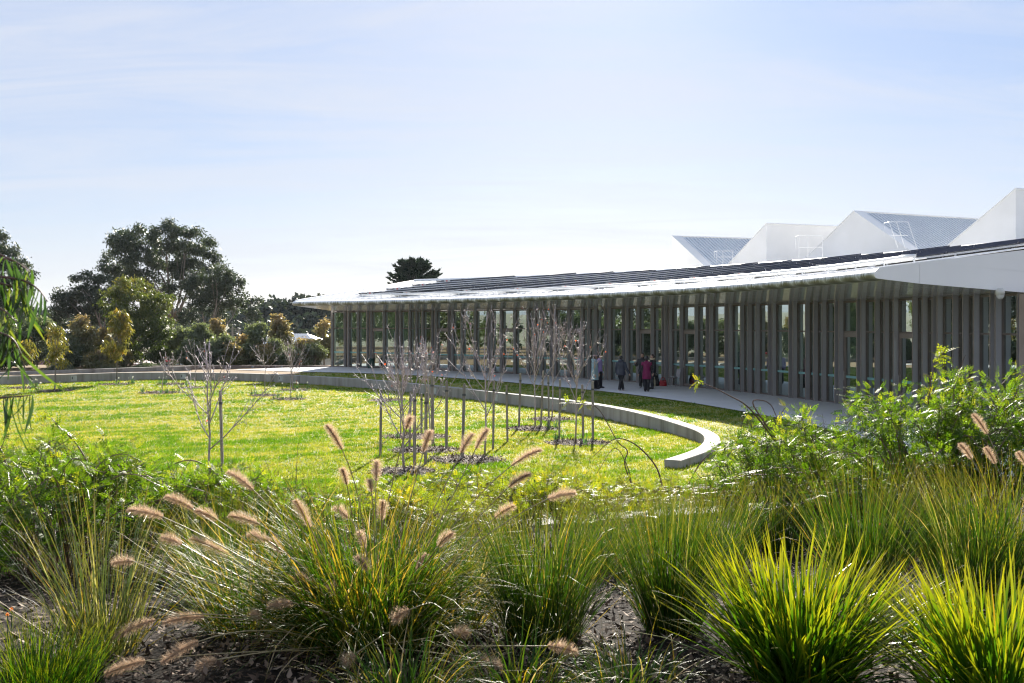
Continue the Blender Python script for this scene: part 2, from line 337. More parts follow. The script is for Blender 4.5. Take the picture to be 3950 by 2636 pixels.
edge = M(et, 'MULTIPLY', M(et, 'MULTIPLY', M(et, 'SUBTRACT', 1.0, sp.outputs[0]), sp.outputs[0]), 4.0)
edge = M(et, 'MULTIPLY', M(et, 'POWER', edge, 0.3), 1.0)
msk = N(et, 'ShaderNodeMapRange'); msk.inputs['From Min'].default_value = 0.44; msk.inputs['From Max'].default_value = 0.60
et.links.new(lev, msk.inputs['Value']); mk = M(et, 'MULTIPLY', msk.outputs[0], edge, True)
emx = N(et, 'ShaderNodeMix', data_type='RGBA'); et.links.new(mk, emx.inputs['Factor']); emx.inputs[6].default_value = (0.80, 0.80, 0.79, 1); emx.inputs[7].default_value = (0.13, 0.12, 0.045, 1)
et.links.new(emx.outputs[2], eb.inputs['Base Color']); eb.inputs['Roughness'].default_value = 0.45; et.links.new(eb.outputs[0], eo.inputs[0])
MT['eave'] = em
def plain(name, c, rough=0.6, metallic=0.0, scale=8): return pm(name, [(0.3, tuple(q * 0.85 for q in c)), (0.7, tuple(min(1, q * 1.1) for q in c))], scale, rough, metallic)

# ------------------------------------------------------------------ the ground
def smooth(t): t = np.clip(t, 0, 1); return t * t * (3 - 2 * t)
def z_lawn(x, y):
    return -0.42 + 0.29 * smooth((36 - y) / 14.0) + 0.05 * smooth((22 - y) / 3.0) + 0.015 * vnoise(x, y, 0.5)
def z_bed(x, y):
    base = np.interp(y, [-10, 2, 4.5, 6, 9, 12, 15, 18, 19.2, 20.5], [1.6, 1.5, 1.47, 1.36, 1.02, 0.62, 0.26, -0.10, -0.20, -0.30])
    return base + 0.05 * np.clip(x, -4, 6) * np.clip((y - 5) / 8, 0, 1) * (y < 16) + 0.02 * vnoise(x, y, 1.3)
def sheet(name, x0, x1, y0, y1, step, zf, mat, keep=None, **k):
    xs = np.arange(x0, x1 + step / 2, step); ys = np.arange(y0, y1 + step / 2, step)
    X, Y = np.meshgrid(xs, ys); Z = zf(X, Y); V = np.stack([X, Y, Z], -1).reshape(-1, 3)
    nx = len(xs); i, j = np.meshgrid(np.arange(nx - 1), np.arange(len(ys) - 1)); a = (j * nx + i).ravel()
    Fc = np.stack([a, a + 1, a + nx + 1, a + nx], 1)
    if keep is not None:
        c = V[Fc].mean(1); Fc = Fc[keep(c[:, 0], c[:, 1])]
        u, inv = np.unique(Fc, return_inverse=True); V = V[u]; Fc = inv.reshape(-1, 4)
    return setp(npobj(name, V, Fc, mat, smooth=True), kind='structure', **k)

# inner top edge of the curved retaining wall (metres, camera at the origin)
WIN = catmull([(-47, 38), (-43.5, 46), (-38, 52.2), (-32.5, 56), (-28.4, 58.1), (-26.5, 59.9), (-24.7, 61.5), (-22.2, 62.2), (-17.4, 61.4), (-14.9, 60.2), (-12.5, 58.3), (-9.9, 56.2),
               (-7.9, 54.2), (-3.7, 48.6), (-0.75, 44.1), (1.82, 40.1), (3.44, 36.6), (4.5, 33), (5.05, 29.9), (5.24, 28.1), (5.16, 26.7), (4.8, 25.2), (4.3, 23.9), (3.41, 22.3)], 10)
WIN = resample(WIN, 0.35)
tg = nrm(np.gradient(WIN, axis=0)); WN = np.stack([-tg[:, 1], tg[:, 0]], 1)     # outward, away from the lawn
WMID = WIN + WN * 0.2; WOUT = WIN + WN * 0.4
LAWNPOLY = [tuple(p) for p in WMID] + [(3.0, 14.0), (-60.0, 14.0), (-60, 30)]

def z_terr(x, y):
    r = np.hypot(x, y)
    z = np.interp(r, [0, 74, 84, 100, 130, 190, 260, 420, 700, 1200, 2400], [-0.9, -0.9, -2.6, -5.0, -7.5, -8.0, -6.0, -3.0, 3.0, 10.0, 24.0])
    side = smooth((x - 5) / 30.0)
    return z * (1 - side) + side * np.interp(r, [0, 100, 300, 2400], [-1.2, -1.5, -3, 20]) + np.clip((r - 250) / 300, 0, 1) * 5 * vnoise(x, y, 0.01)
sheet('terrain', -1500, 1500, -300, 2400, 22.5, z_terr, MT['terrain'])

def z_verge(x, y):
    return np.where(y < 28, -0.0 - 0.20 * smooth((28 - y) / 8.0), 0.0) + 0.012 * vnoise(x, y, 0.7)
dry = lambda x, y: (x < -12.9 + 0.7 * vnoise(x * 2, y * 2, 0.8)) | (y > 75)
out_lawn = lambda x, y: ~inside(LAWNPOLY, x, y)
sheet('verge', -20, 18, 17, 70, 0.25, z_verge, MT['lawn'], keep=lambda x, y: out_lawn(x, y) & ~dry(x, y))
sheet('mulch_terrace', -75, -8, 24, 75, 0.25, lambda x, y: 0.0 + 0.01 * vnoise(x, y, 0.7), MT['drysoil'], keep=lambda x, y: out_lawn(x, y) & dry(x, y))
EDGE = resample(catmull([(-18, 13.9), (-12, 15.4), (-7, 16.6), (-3.4, 17.55), (0.2, 18.3), (2.6, 18.95), (5.05, 19.8), (8, 21.0), (12, 22.6)], 10), 0.2)
bed_y = lambda x: np.interp(x, EDGE[:, 0], EDGE[:, 1])
sheet('lawn', -60, 16, 13, 66, 0.4, z_lawn, MT['lawn'], keep=lambda x, y: y > bed_y(x) - 0.05)
sheet('garden_bed', -18, 12, -6, 22.8, 0.2, lambda x, y: np.minimum(z_bed(x, y), 9), MT['mulch'], keep=lambda x, y: y < bed_y(x))

# circular geometry of the building, centre of the courtyard
CX, CY, RF = -40.62, 23.45, 55.02
def pol(r, th, z=0.0): return np.array((CX + r * math.cos(th), CY + r * math.sin(th), z))
TH0, TH1 = R(59.45), R(4.5)
def th_of_px(p, r=RF):
    a, b = R(2), R(62)
    for _ in range(50):
        m = (a + b) / 2; q = pol(r, m)
        if 1975 + F * q[0] / q[1] > p: a = m
        else: b = m
    return (a + b) / 2

# path of pale concrete in front of the facade
PE = resample(catmull([(-18.5, 66.2), (-16.0, 65.2), (-13.5, 63.6), (-9.6, 62.0), (-6.2, 59.6), (-2.6, 55.6), (0.33, 51.5), (3.6, 46.2), (5.0, 43.5), (6.5, 40.0), (7.8, 35.8), (8.76, 31.9), (9.3, 28), (9.6, 20)], 10), 0.5)
po = []
for p in PE:
    a = math.atan2(p[1] - CY, p[0] - CX); q = pol(RF + 0.6, a)
    if a > TH0: q = np.array((-11.5 + (p[0] + 13.5) * 0.9, 71.8 + (p[0] + 13) * 0.45, 0))
    po.append(q[:2])
V = []; Fc = []
for a, b in zip(PE, po):
    for t in (0, 0.33, 0.66, 1): V.append((*(a + (b - a) * t), 0.035))
for i in range(len(PE) - 1):
    for j in range(3): k = i * 4 + j; Fc.append((k, k + 1, k + 5, k + 4))
setp(npobj('path', np.array(V), np.array(Fc), MT['path'], smooth=True), kind='structure')
# short concrete walk between the planting
gp = [(-0.2, 11.5), (1.2, 11.9), (3.4, 12.4), (5.5, 12.9)]
mb = MB()
for a, b in zip(gp[:-1], gp[1:]):
    z = float(z_bed(a[0], a[1])) + 0.10; z2 = float(z_bed(b[0], b[1])) + 0.10
    mb.hexa([(a[0], a[1] - .2, z - .3), (b[0], b[1] - .2, z2 - .3), (b[0], b[1] + .2, z2 - .3), (a[0], a[1] + .2, z - .3)], [(a[0], a[1] - .2, z), (b[0], b[1] - .2, z2), (b[0], b[1] + .2, z2), (a[0], a[1] + .2, z)])
setp(mb.obj('garden_path', MT['concrete']), kind='structure')

# retaining wall in cast panels
wall = empty('retaining_wall', (-8, 55, -0.4), label='long curved concrete retaining wall around the sunken lawn', cat='wall')
seg = 17; n = len(WIN); jj = 0
def wall_piece(i0, i1, top, bot, parent, name, A, B, mat, g=0.006):
    m = MB(); rings = []
    for i in range(i0, i1 + 1):
        a, b = A[i].copy(), B[i].copy()
        if i == i0: t = nrm(A[i + 1] - A[i]); a = a + t * g; b = b + t * g
        if i == i1: t = nrm(A[i] - A[i - 1]); a = a - t * g; b = b - t * g
        tz = top(a) if callable(top) else top
        c = 0.012; u = nrm(b - a)
        rings.append([(a[0], a[1], bot), (a[0], a[1], tz - c), (*(a + u * c), tz), (*(b - u * c), tz), (b[0], b[1], tz - c), (b[0], b[1], bot)])
    m.loft(rings); return m.obj(name, mat, parent)
i = 0
while i < n - 1:
    e = min(i + seg, n - 1)
    if n - 1 - e < 5: e = n - 1
    wall_piece(i, e, 0.055, -0.85, wall, 'wall_panel', WIN, WOUT, MT['concrete']); i = e
# recessed wall lights set in the wall face
lightbox = plain('pale_grey_light_cover', (0.50, 0.50, 0.47), 0.5); slotm = plain('dark_light_slot', (0.06, 0.06, 0.06), 0.5)
def wall_lamp(xp):
    k = np.argmin(np.abs(1975 + F * WIN[:, 0] / WIN[:, 1] - xp) + 1e3 * (WIN[:, 1] < 24) + 1e3 * (np.arange(n) < 20)); p = WIN[k]; t = tg[k]; nn = WN[k]
    zc_ = (0.055 + float(z_lawn(p[0], p[1]))) / 2
    m = MB(); rot = Matrix(((t[0], -nn[0], 0), (t[1], -nn[1], 0), (0, 0, 1)))
    m.box((p[0] - nn[0] * .012, p[1] - nn[1] * .012, zc_), (0.34, 0.03, 0.30), rot)
    o = m.obj('wall_light', lightbox, wall)
    m = MB(); q = p + t * -0.10; m.box((q[0] - nn[0] * .03, q[1] - nn[1] * .03, zc_ + .02), (0.05, 0.012, 0.14), rot); m.obj('light_slot', slotm, o)
for xp in (289, 700, 1080, 1680, 1915, 2170): wall_lamp(xp)

# low terrace wall and far boundary wall on the left
def straight_wall(name, pts, tops, bot, th, label, mat):
    r = empty(name, (pts[0][0], pts[0][1], 0), label=label, cat='wall')
    P = resample(np.array(pts, float), 0.5); t = nrm(np.gradient(P, axis=0)); nn = np.stack([-t[:, 1], t[:, 0]], 1)
    d = np.linspace(0, 1, len(P)); tp = np.interp(d, np.linspace(0, 1, len(tops)), tops)
    k = 0
    while k < len(P) - 1:
        e = min(k + 7, len(P) - 1)
        if len(P) - 1 - e < 3: e = len(P) - 1
        idx = {tuple(np.round(P[q], 4)): tp[q] for q in range(len(P))}
        m = MB(); rings = []
        for q in range(k, e + 1):
            g = 0.006 * (1 if q == k else -1 if q == e else 0); a = P[q] + t[q] * g; b = a + nn[q] * th
            rings.append([(a[0], a[1], bot), (a[0], a[1], tp[q]), (b[0], b[1], tp[q]), (b[0], b[1], bot)])
        m.loft(rings); m.obj('wall_panel', mat, r); k = e
    return r, P, nn, tp
straight_wall('terrace_wall', [(-34, 58.0), (-28.5, 61.6), (-24.4, 64.4), (-21.2, 66.0)], [0.10, 0.18, 0.24, 0.30], -0.3, 0.35, 'low pale concrete upstand wall ending beside the chalkboard', MT['concrete'])
fw, FP, FN, FT = straight_wall('boundary_wall', [(-23.9, 66.2), (-18, 69.0), (-11.6, 72.0)], [0.30, 0.22, 0.06], -0.5, 0.25, 'low brown concrete boundary wall with round bulkhead lights', pm('warm_grey_concrete', [(0.3, (0.17, 0.13, 0.11)), (0.7, (0.25, 0.20, 0.17))], 1.2, 0.85, bump=0.2))
bulk = plain('grey_bulkhead_light', (0.22, 0.24, 0.27), 0.35, 0.3)
for xp in (722, 770, 878, 980, 1090):
    k = np.argmin(np.abs(1975 + F * FP[:, 0] / FP[:, 1] - xp)); p = FP[k]; nn = FN[k]
    m = MB(); m.tube([(p[0] + nn[0] * .01, p[1] + nn[1] * .01, FT[k] - .13), (p[0] - nn[0] * .04, p[1] - nn[1] * .04, FT[k] - .13), (p[0] - nn[0] * .07, p[1] - nn[1] * .07, FT[k] - .13)], [.085, .08, .05], 12)
    m.obj('bulkhead_light', bulk, fw)
# timber edging between lawn and planting
ed = empty('timber_edging', (0, 18.3, -0.1), label='dark timber edging boards between lawn and planted bank', cat='edging')
Pd = EDGE; k = 0
while k < len(Pd) - 1:
    e = min(k + 12, len(Pd) - 1); a, b = Pd[k], Pd[e]; t = nrm(b - a); nn = np.array((-t[1], t[0]))
    a2, b2 = a + t * .006, b - t * .006; za = float(z_lawn(a[0], a[1])) + .05; zb = float(z_lawn(b[0], b[1])) + .05
    m = MB(); m.hexa([(*(a2 - nn * .03), za - .35), (*(b2 - nn * .03), zb - .35), (*(b2 + nn * .03), zb - .35), (*(a2 + nn * .03), za - .35)],
                     [(*(a2 - nn * .03), za), (*(b2 - nn * .03), zb), (*(b2 + nn * .03), zb), (*(a2 + nn * .03), za)])
    m.obj('board', MT['sleeper'], ed); k = e

# ------------------------------------------------------------------ the curved building
bld = empty('pavilion', (0, 60, 0), label='long curved single storey pavilion with bronze fins and white overhanging roof', cat='building')
ZH, ZT = 3.96, 2.79          # head of the glazing, transom
FX = [1277, 1327, 1340, 1377, 1414.5, 1427, 1477, 1526, 1540, 1576, 1601, 1625.5, 1663, 1677, 1728, 1740, 1777, 1828, 1879, 1891, 1928.5, 1980, 2031.5, 2056, 2083, 2121, 2135,
      2188, 2239.6, 2266, 2292, 2331, 2345.5, 2399, 2413, 2455, 2510.7, 2552.6, 2565, 2581, 2623, 2680, 2723.6, 2738, 2796, 2812, 2856, 2885, 2916, 2963, 2978.6, 3043, 3058.7,
      3107, 3138, 3171, 3220, 3236, 3305, 3321, 3375.5, 3410.7, 3446, 3520, 3557.6, 3596, 3615, 3675, 3714, 3755, 3819, 3839, 3924]
TH = [th_of_px(p) for p in FX]
DOORS = {1427, 1677, 1928.5, 2188, 2455, 2623, 3236, 3446}
RG = RF + 0.23
TF = 0.045
finm = MB().hexa([(-.23, -TF / 2, 0), (0, -TF / 2, 0), (0, TF / 2, 0), (-.23, TF / 2, 0)], [(-.23, -TF / 2, ZH + .03), (0, -TF / 2, ZH + .03), (0, TF / 2, ZH + .03), (-.23, TF / 2, ZH + .03)]).mesh('fin', MT['fin'])
edgem = plain('bronze_fin_edge', (0.30, 0.25, 0.22), 0.35, 0.3)
finedge = MB().box((-.234, 0, ZH / 2 + .015), (.008, TF + .012, ZH + .03)).mesh('fin_edge', edgem)
z0 = 0.035
for th in TH:
    p = pol(RG, th, z0 - 0.03); f = inst('fin', finm, bld, p, (0, 0, th)); inst('edge_strip', finedge, f, p, (0, 0, th))
blinds_full = {1277, 1477, 1526, 1540}; blinds_part = {1340: 1.65, 1377: 1.65, 1427: 2.0}
blinds_right = {2812: 1.2, 2856: 1.2, 2978.6: 1.3, 3058.7: 1.25, 3107: 1.2, 3220: 1.1, 3236: 1.2}
handlem = plain('brushed_handle', (0.45, 0.42, 0.38), 0.3, 0.8)
def arcbox(mb, r0, r1, a, b, za, zb):
    A, B, C, D = pol(r0, a), pol(r0, b), pol(r1, b), pol(r1, a)
    f = lambda q, z: (q[0], q[1], z)
    mb.hexa([f(A, za), f(B, za), f(C, za), f(D, za)], [f(A, zb), f(B, zb), f(C, zb), f(D, zb)])
for i in range(len(TH) - 1):
    a, b = TH[i], TH[i + 1]; wdt = (a - b) * RG; g = (TF / 2 + 0.002) / RG
    a2, b2 = a - g, b + g; fr = 0.045 / RG; door = FX[i] in DOORS
    m = MB(); arcbox(m, RG - .05, RG + .05, a2, a2 - fr, z0, ZH); m.obj('mullion', MT['frame'], bld)
    m = MB(); arcbox(m, RG - .05, RG + .05, b2 + fr, b2, z0, ZH); m.obj('mullion', MT['frame'], bld)
    a3, b3 = a2 - fr, b2 + fr
    if a3 - b3 < 0.03 / RG: continue
    e = 0.0005 / RG
    for za, zb, nm in ((z0, z0 + .06, 'sill'), (ZT - .03, ZT + .03, 'transom'), (ZH - .07, ZH, 'head')):
        m = MB(); arcbox(m, RG - .047, RG + .047, a3 - e, b3 + e, za, zb); m.obj(nm, MT['frame'], bld)
    def pane(za, zb, aa=a3, bb=b3, nm='pane', par=bld):
        m = MB(); A, B = pol(RG, aa - e), pol(RG, bb + e); m.add([(A[0], A[1], za), (B[0], B[1], za), (B[0], B[1], zb), (A[0], A[1], zb)], [(0, 1, 2, 3)]); m.obj(nm, MT['glass'], par)
    pane(ZT + .03, ZH - .07)
    if door:
        m = MB(); s = 0.075 / RG
        arcbox(m, RG - .044, RG + .03, a3 - e, a3 - s, z0 + .012, ZT - .032); arcbox(m, RG - .044, RG + .03, b3 + s, b3 + e, z0 + .012, ZT - .032)
        arcbox(m, RG - .043, RG + .03, a3 - s, b3 + s, ZT - .20, ZT - .032); arcbox(m, RG - .043, RG + .03, a3 - s, b3 + s, z0 + .012, z0 + .14)
        dr = m.obj('door', pm('bronze_door_%d' % i, [(0.3, (0.25, 0.20, 0.17)), (0.7, (0.29, 0.235, 0.20))], 3, 0.45), bld)
        pane(z0 + .14, ZT - .20, a3 - s, b3 + s, 'door_pane', dr)
        hp = pol(RG - .09, a3 - s * .5); m = MB(); m.tube([(hp[0], hp[1], 0.95), (hp[0], hp[1], 1.30)], .014, 6)
        for zz in (1.0, 1.25):
            hq = pol(RG - .04, a3 - s * .5); m.tube([(hp[0], hp[1], zz), (hq[0], hq[1], zz)], .01, 6)
        m.obj('handle', handlem, dr)
    else:
        pane(z0 + .06, ZT - .03)
    m = MB(); arcbox(m, RG - .008, RG - .004, a3 - e * 4, b3 + e * 4, 1.04, 1.13); m.obj('safety_stripe', MT['stripe'], bld)
    zb = 0.2 if FX[i] in blinds_full else blinds_part.get(FX[i], blinds_right.get(FX[i]))
    if zb is not None:
        m = MB(); arcbox(m, RG + .12, RG + .125, a2 - .02 / RG, b2 + .02 / RG, zb, ZH - .02); arcbox(m, RG + .115, RG + .13, a2 - .02 / RG, b2 + .02 / RG, zb - .02, zb); m.obj('roller_blind', MT['blind'], bld)
# steel cross braces behind the first bays
br = plain('dark_steel_brace', (0.05, 0.055, 0.06), 0.5, 0.4)
for a, b, za, zb in ((TH[0], TH[1], 3.9, 3.0), (TH[2], TH[3], 2.8, 1.6), (TH[2], TH[3], 1.3, 2.5), (TH[3], TH[4], 3.1, 3.9), (TH[0], TH[1], 0.2, 1.2)):
    m = MB(); m.tube([(*pol(RG + .09, a - .002)[:2], za), (*pol(RG + .09, b + .002)[:2], zb)], .022, 6); m.obj('brace', br, bld)
# end wall at the left and brown end column at the right
m = MB(); A, B = pol(RG + .05, TH0), pol(RG + 9, TH0 - .01); m.hexa([(A[0], A[1], -.5), (B[0], B[1], -.5), (B[0] + .2, B[1], -.5), (A[0] + .1, A[1] - .05, -.5)], [(A[0], A[1], 4.3), (B[0], B[1], 4.3), (B[0] + .2, B[1], 4.3), (A[0] + .1, A[1] - .05, 4.3)])
m.obj('end_wall', MT['fin'], bld)
m = MB(); arcbox(m, RG - .32, RG + 3.0, TH[-1] - .004, TH[-1] - .022, -0.3, 3.93); m.obj('end_pier', pm('pale_bronze_cladding', [(0.3, (0.30, 0.23, 0.19)), (0.7, (0.36, 0.28, 0.24))], 2, 0.5), bld)
# the room behind the glass
ths = np.linspace(TH0, TH1, 60)
def band(name, prof, mat, parent, tt=ths, smooth_=True):
    V = np.array([pol(r, t, z) for t in tt for r, z in prof]); k = len(prof); Fc = []
    for i in range(len(tt) - 1):
        for j in range(k - 1): q = i * k + j; Fc.append((q, q + 1, q + k + 1, q + k))
    return npobj(name, V, np.array(Fc), mat, parent, smooth=smooth_)
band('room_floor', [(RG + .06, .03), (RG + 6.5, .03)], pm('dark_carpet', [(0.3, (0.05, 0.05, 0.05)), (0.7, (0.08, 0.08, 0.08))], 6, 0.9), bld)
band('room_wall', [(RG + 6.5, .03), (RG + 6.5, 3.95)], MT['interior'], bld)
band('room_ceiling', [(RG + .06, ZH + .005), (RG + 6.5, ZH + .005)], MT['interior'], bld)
# roof
RE, ZN = 50.75, 4.46; rn = 0.125; RRI, ZR = 64.7, 6.5; SL = (ZR - 4.60) / (RRI - RE)
def z_roof(r): return 4.60 + SL * (r - RE)
nose = [(RE + 0.45, z_roof(RE + .45)), (RE + 0.22, z_roof(RE + .2) - 0.005)] + [(RE + 0.12 - rn * math.sin(t), ZN + rn * math.cos(t)) for t in np.linspace(0.25, 2.95, 9)] + [(RE + 0.2, ZN - rn - .012), (RE + 0.36, ZN - rn - .028)]
nseg = 44; tt = np.linspace(TH0, TH1, nseg + 1)
L_ = np.r_[0, np.cumsum(np.linalg.norm(np.diff(np.array(nose), axis=0), axis=1))]; L_ /= L_[-1]
for i in range(nseg):
    ta = np.linspace(tt[i] - 0.00012, tt[i + 1] + 0.00012, 4); V = []; uv = []; Fc = []; k = len(nose)
    for u, t in enumerate(ta):
        for (r, z), l in zip(nose, L_): V.append(pol(r, t, z)); uv.append((u / 3, l))
    for u in range(3):
        for j in range(k - 1): q = u * k + j; Fc.append((q, q + 1, q + k + 1, q + k))
    npobj('eave_sheet', np.array(V), np.array(Fc), MT['eave'], bld, uv=np.array(uv), smooth=True)
# soffit panels, joints open by a few millimetres
so_ = [RE + 0.36, RE + 2.3, RG + .04]
def z_sof(r): return np.interp(r, [RE + .36, RG + .04], [ZN - rn - .03, ZH + .012])
bandpts = [TH[0]] + [TH[i] for i in range(1, len(TH)) if True]
last = TH0
cuts = [TH0]
for t in TH[1:]:
    if cuts[-1] - t > 0.85 / RG: cuts.append(t)
cuts[-1] = TH1
for i in range(len(cuts) - 1):
    for j in range(2):
        r0, r1 = so_[j] + .004, so_[j + 1] - .004; a, b = cuts[i] - .005 / 52, cuts[i + 1] + .005 / 52
        P = [pol(r0, a, z_sof(r0)), pol(r0, b, z_sof(r0)), pol(r1, b, z_sof(r1)), pol(r1, a, z_sof(r1))]
        m = MB(); m.hexa(P, [q + np.array((0, 0, .02)) for q in P]); m.obj('soffit_panel', MT['soffit'], bld)
band('soffit_backing', [(RE + .3, ZN - rn + .02), (RG + .3, ZH + .05)], plain('dark_soffit_void', (0.30, 0.29, 0.26), 0.7), bld)
# roof sheets with standing seams
rs = np.linspace(TH0, TH1, 45)
for i in range(44):
    a, b = rs[i], rs[i + 1]; V = []; Fc = []
    prof = [(RE + .45, 0.004), (RRI, 0.0)]
    m = MB(); rr = [RE + .45, RRI]
    A, B, C_, D = pol(rr[0], a, z_roof(rr[0])), pol(rr[0], b, z_roof(rr[0])), pol(rr[1], b, ZR), pol(rr[1], a, ZR)
    m.add([A, B, C_, D], [(0, 1, 2, 3)])
    for s in (0.0, 0.5):
        t = a + (b - a) * s; w2 = 0.02 / 55
        P0 = [pol(rr[0], t + w2, z_roof(rr[0])), pol(rr[0], t - w2, z_roof(rr[0])), pol(rr[1], t - w2, ZR), pol(rr[1], t + w2, ZR)]
        m.hexa(P0, [q + np.array((0, 0, .035)) for q in P0])
    m.obj('roof_sheet', MT['white'], bld)
band('roof_back', [(RRI, ZR), (RRI + 1.2, ZR - .05), (RRI + 14, ZR - 1.2), (RRI + 14, -1)], MT['white'], bld, smooth_=False)
m = MB(); m.tube([pol(RRI - .05, t, ZR + .05) for t in np.linspace(TH0, TH1, 50)], .09, 6); m.obj('ridge_cap', MT['white'], bld, smooth=True)
# verge of the left end (closing face) and capped gable end at the right in two fascia panels
prof = [(r, z) for r, z in nose] + [(RG + .04, ZH + .012), (RG + 6.5, ZH + .012), (RRI, ZH + .012), (RRI, ZR), (RE + .6, z_roof(RE + .6))]
m = MB(); m.add([pol(r, TH0 + .00002, z) for r, z in prof], [tuple(range(len(prof)))]); m.obj('verge_cap', MT['fascia'], bld)
m = MB(); m.tube([pol(RE + .3, TH0, z_roof(RE + .3) + .01), pol(RRI, TH0, ZR + .02)], .06, 6); m.obj('verge_gutter', MT['white'], bld)
def fasc(profile, th):
    m = MB(); k = len(profile); A = [pol(r, th, z) for r, z in profile]; B = [pol(r, th - .0009, z) for r, z in profile]
    m.add(A + B, [tuple(range(k))[::-1], tuple(range(k, 2 * k))] + [(i, (i + 1) % k, (i + 1) % k + k, i + k) for i in range(k)]); return m.obj('fascia_panel', MT['fascia'], bld)
rj = RE + 1.28
no2 = nose[2:11]
f1 = [(rj - .004, z_roof(rj) + .02)] + [(RE + .12, z_roof(RE + .12) + .02)] + [(r - .012, z) for r, z in no2] + [(rj - .004, float(z_sof(rj)) - .03)]
f2 = [(RRI + 2, ZR + .02), (rj + .004, z_roof(rj) + .02), (rj + .004, float(z_sof(rj)) - .03), (RG + .2, ZH - .03), (RG + 12, ZH - .4), (RRI + 2, ZH - .4)]
fasc(f1, TH1 - .0002); fasc(f2, TH1 - .0002)
# dome camera and corner camera under the soffit
cammat = plain('cream_camera_housing', (0.62, 0.60, 0.54), 0.4)
for (xp, yp, rad) in ((2315, 1180, .11), (3858, 1127, .12)):
    th = th_of_px(xp, RG - 1.0); p = pol(RG - 1.0, th, float(z_sof(RG - 1.0)))
    r_ = empty('security_camera', p, label='cream dome security camera under the soffit near the %s' % ('right gable end' if xp > 3000 else 'group of people'), cat='camera')
    m = MB(); m.tube([(p[0], p[1], p[2] + .02), (p[0], p[1], p[2] - .05), (p[0], p[1], p[2] - .16)], [rad * .6, rad, rad], 12); m.obj('housing', cammat, r_, smooth=True)
    m = MB(); m.ell((p[0], p[1], p[2] - .17), (rad * .9, rad * .9, rad * 1.0), 12, 8); m.obj('dome', plain('frosted_camera_dome', (0.55, 0.54, 0.50), 0.2), r_, smooth=True)
p = pol(RG - .45, TH0 - .002, ZH - .02); r_ = empty('security_camera', p, label='small dark bullet camera at the left corner of the pavilion', cat='camera')
m = MB(); m.tube([(p[0], p[1], p[2] + .04), (p[0], p[1], p[2] - .06)], .05, 8); m.obj('bracket', cammat, r_)
m = MB(); m.tube([(p[0], p[1], p[2] - .1), (p[0] + .05, p[1] - .14, p[2] - .13)], [.055, .05], 8); m.obj('lens_barrel', plain('black_camera_lens', (0.02, 0.02, 0.02), 0.3), r_)

# ------------------------------------------------------------------ sawtooth rooflights behind (profile along the curve, depth along the radius)
def gable(name, apex, ndir, tdir, wl, wr, zb, depth, zt, label, ridge_cap=True, roof_side=None):
    r = empty(name, (apex[0], apex[1], zb), label=label, cat='rooflight')
    nd = np.array((*ndir, 0.)); td = np.array((*tdir, 0.)); ap = np.array((apex[0], apex[1], zt))
    slope = 0.62
    def prof(q):
        P = []
        if wl > 0: P.append(q - td * wl + np.array((0, 0, -wl * slope)))
        P.append(q)
        if wr > 0: P.append(q + td * wr + np.array((0, 0, -wr * slope)))
        bot = [np.array((p[0], p[1], zb)) for p in (P[-1], P[0])]
        return P + bot
    A = prof(ap); B = prof(ap + nd * depth); k = len(A)
    m = MB(); m.add(A, [tuple(range(k))]); m.obj('end_wall', MT['monitor'], r)
    m = MB(); m.add(B, [tuple(range(k))[::-1]]); m.obj('rear_wall', MT['monitor'], r)
    for s, wd in ((-1, wl), (1, wr)):
        a = ap; b = ap + td * s * wd + np.array((0, 0, -wd * slope))
        if wd <= 0:
            m = MB(); a2 = a + nd * depth; m.add([a, a2, (a2[0], a2[1], zb), (a[0], a[1], zb)], [(0, 1, 2, 3)]); m.obj('side_wall', MT['monitor'], r); continue
        up = np.cross(nd, (b - a)); up = nrm(up) * (1 if np.cross(nd, (b - a))[2] > 0 else -1)
        m = MB(); m.add([a, a + nd * depth, b + nd * depth, b], [(0, 1, 2, 3)]); m.obj('roof_plane', MT['zinc'] if roof_side == s else MT['monitor'], r)
        for q0, q1 in ((0.0, 0.75), (depth - .4, depth)):
            P = [a + nd * (q0 - .03), b + nd * (q0 - .03), b + nd * q1, a + nd * q1]
            m = MB(); m.hexa([p + up * .004 for p in P], [p + up * .07 for p in P]); m.obj('verge_flashing', MT['monitor'], r)
        if roof_side == s:
            x = 0.85; rib = MB().box((0, 0, 0), (1, 1, 1)).mesh('rib', MT['zinc']); mid0 = (a + b) / 2; ln = np.linalg.norm(b - a)
            X_ = nrm(b - a); Y_ = nd; Z_ = up
            m3 = Matrix(((X_[0], Y_[0], Z_[0]), (X_[1], Y_[1], Z_[1]), (X_[2], Y_[2], Z_[2])))
            while x < depth - .5:
                c = mid0 + nd * x + up * .03; inst('roof_rib', rib, r, c, m3.to_euler(), (ln * 0.97, 0.10, 0.06)); x += 0.30
    if ridge_cap:
        m = MB(); m.tube([ap + nd * -.03 + np.array((0, 0, .03)), ap + nd * depth + np.array((0, 0, .03))], .06, 6); m.obj('ridge_cap', MT['monitor'], r)
    return r
rdir = nrm(np.array((0.905, 0.425))); tdir = nrm(np.array((0.43, -0.9)))
gable('rooflight', (12.4, 77.0), nrm(np.array((.95, .30))), tdir, 0, 6.5, 5.2, 12, 9.84, 'leftmost white sawtooth rooflight with ribbed slope and upright left edge', roof_side=1)
gable('rooflight', (17.2, 67.3), nrm(np.array((.93, .36))), tdir, 6.0, 0, 5.2, 13, 9.84, 'plain white sawtooth rooflight with large blank right wall')
gable('rooflight', (20.6, 60.0), rdir, tdir, 6.2, 6.2, 5.2, 14, 9.84, 'white gabled rooflight with ribbed right slope', roof_side=1)
gable('rooflight', (25.3, 50.0), rdir, tdir, 6.2, 0, 5.2, 14, 9.84, 'tall white sawtooth rooflight cut by the right edge')
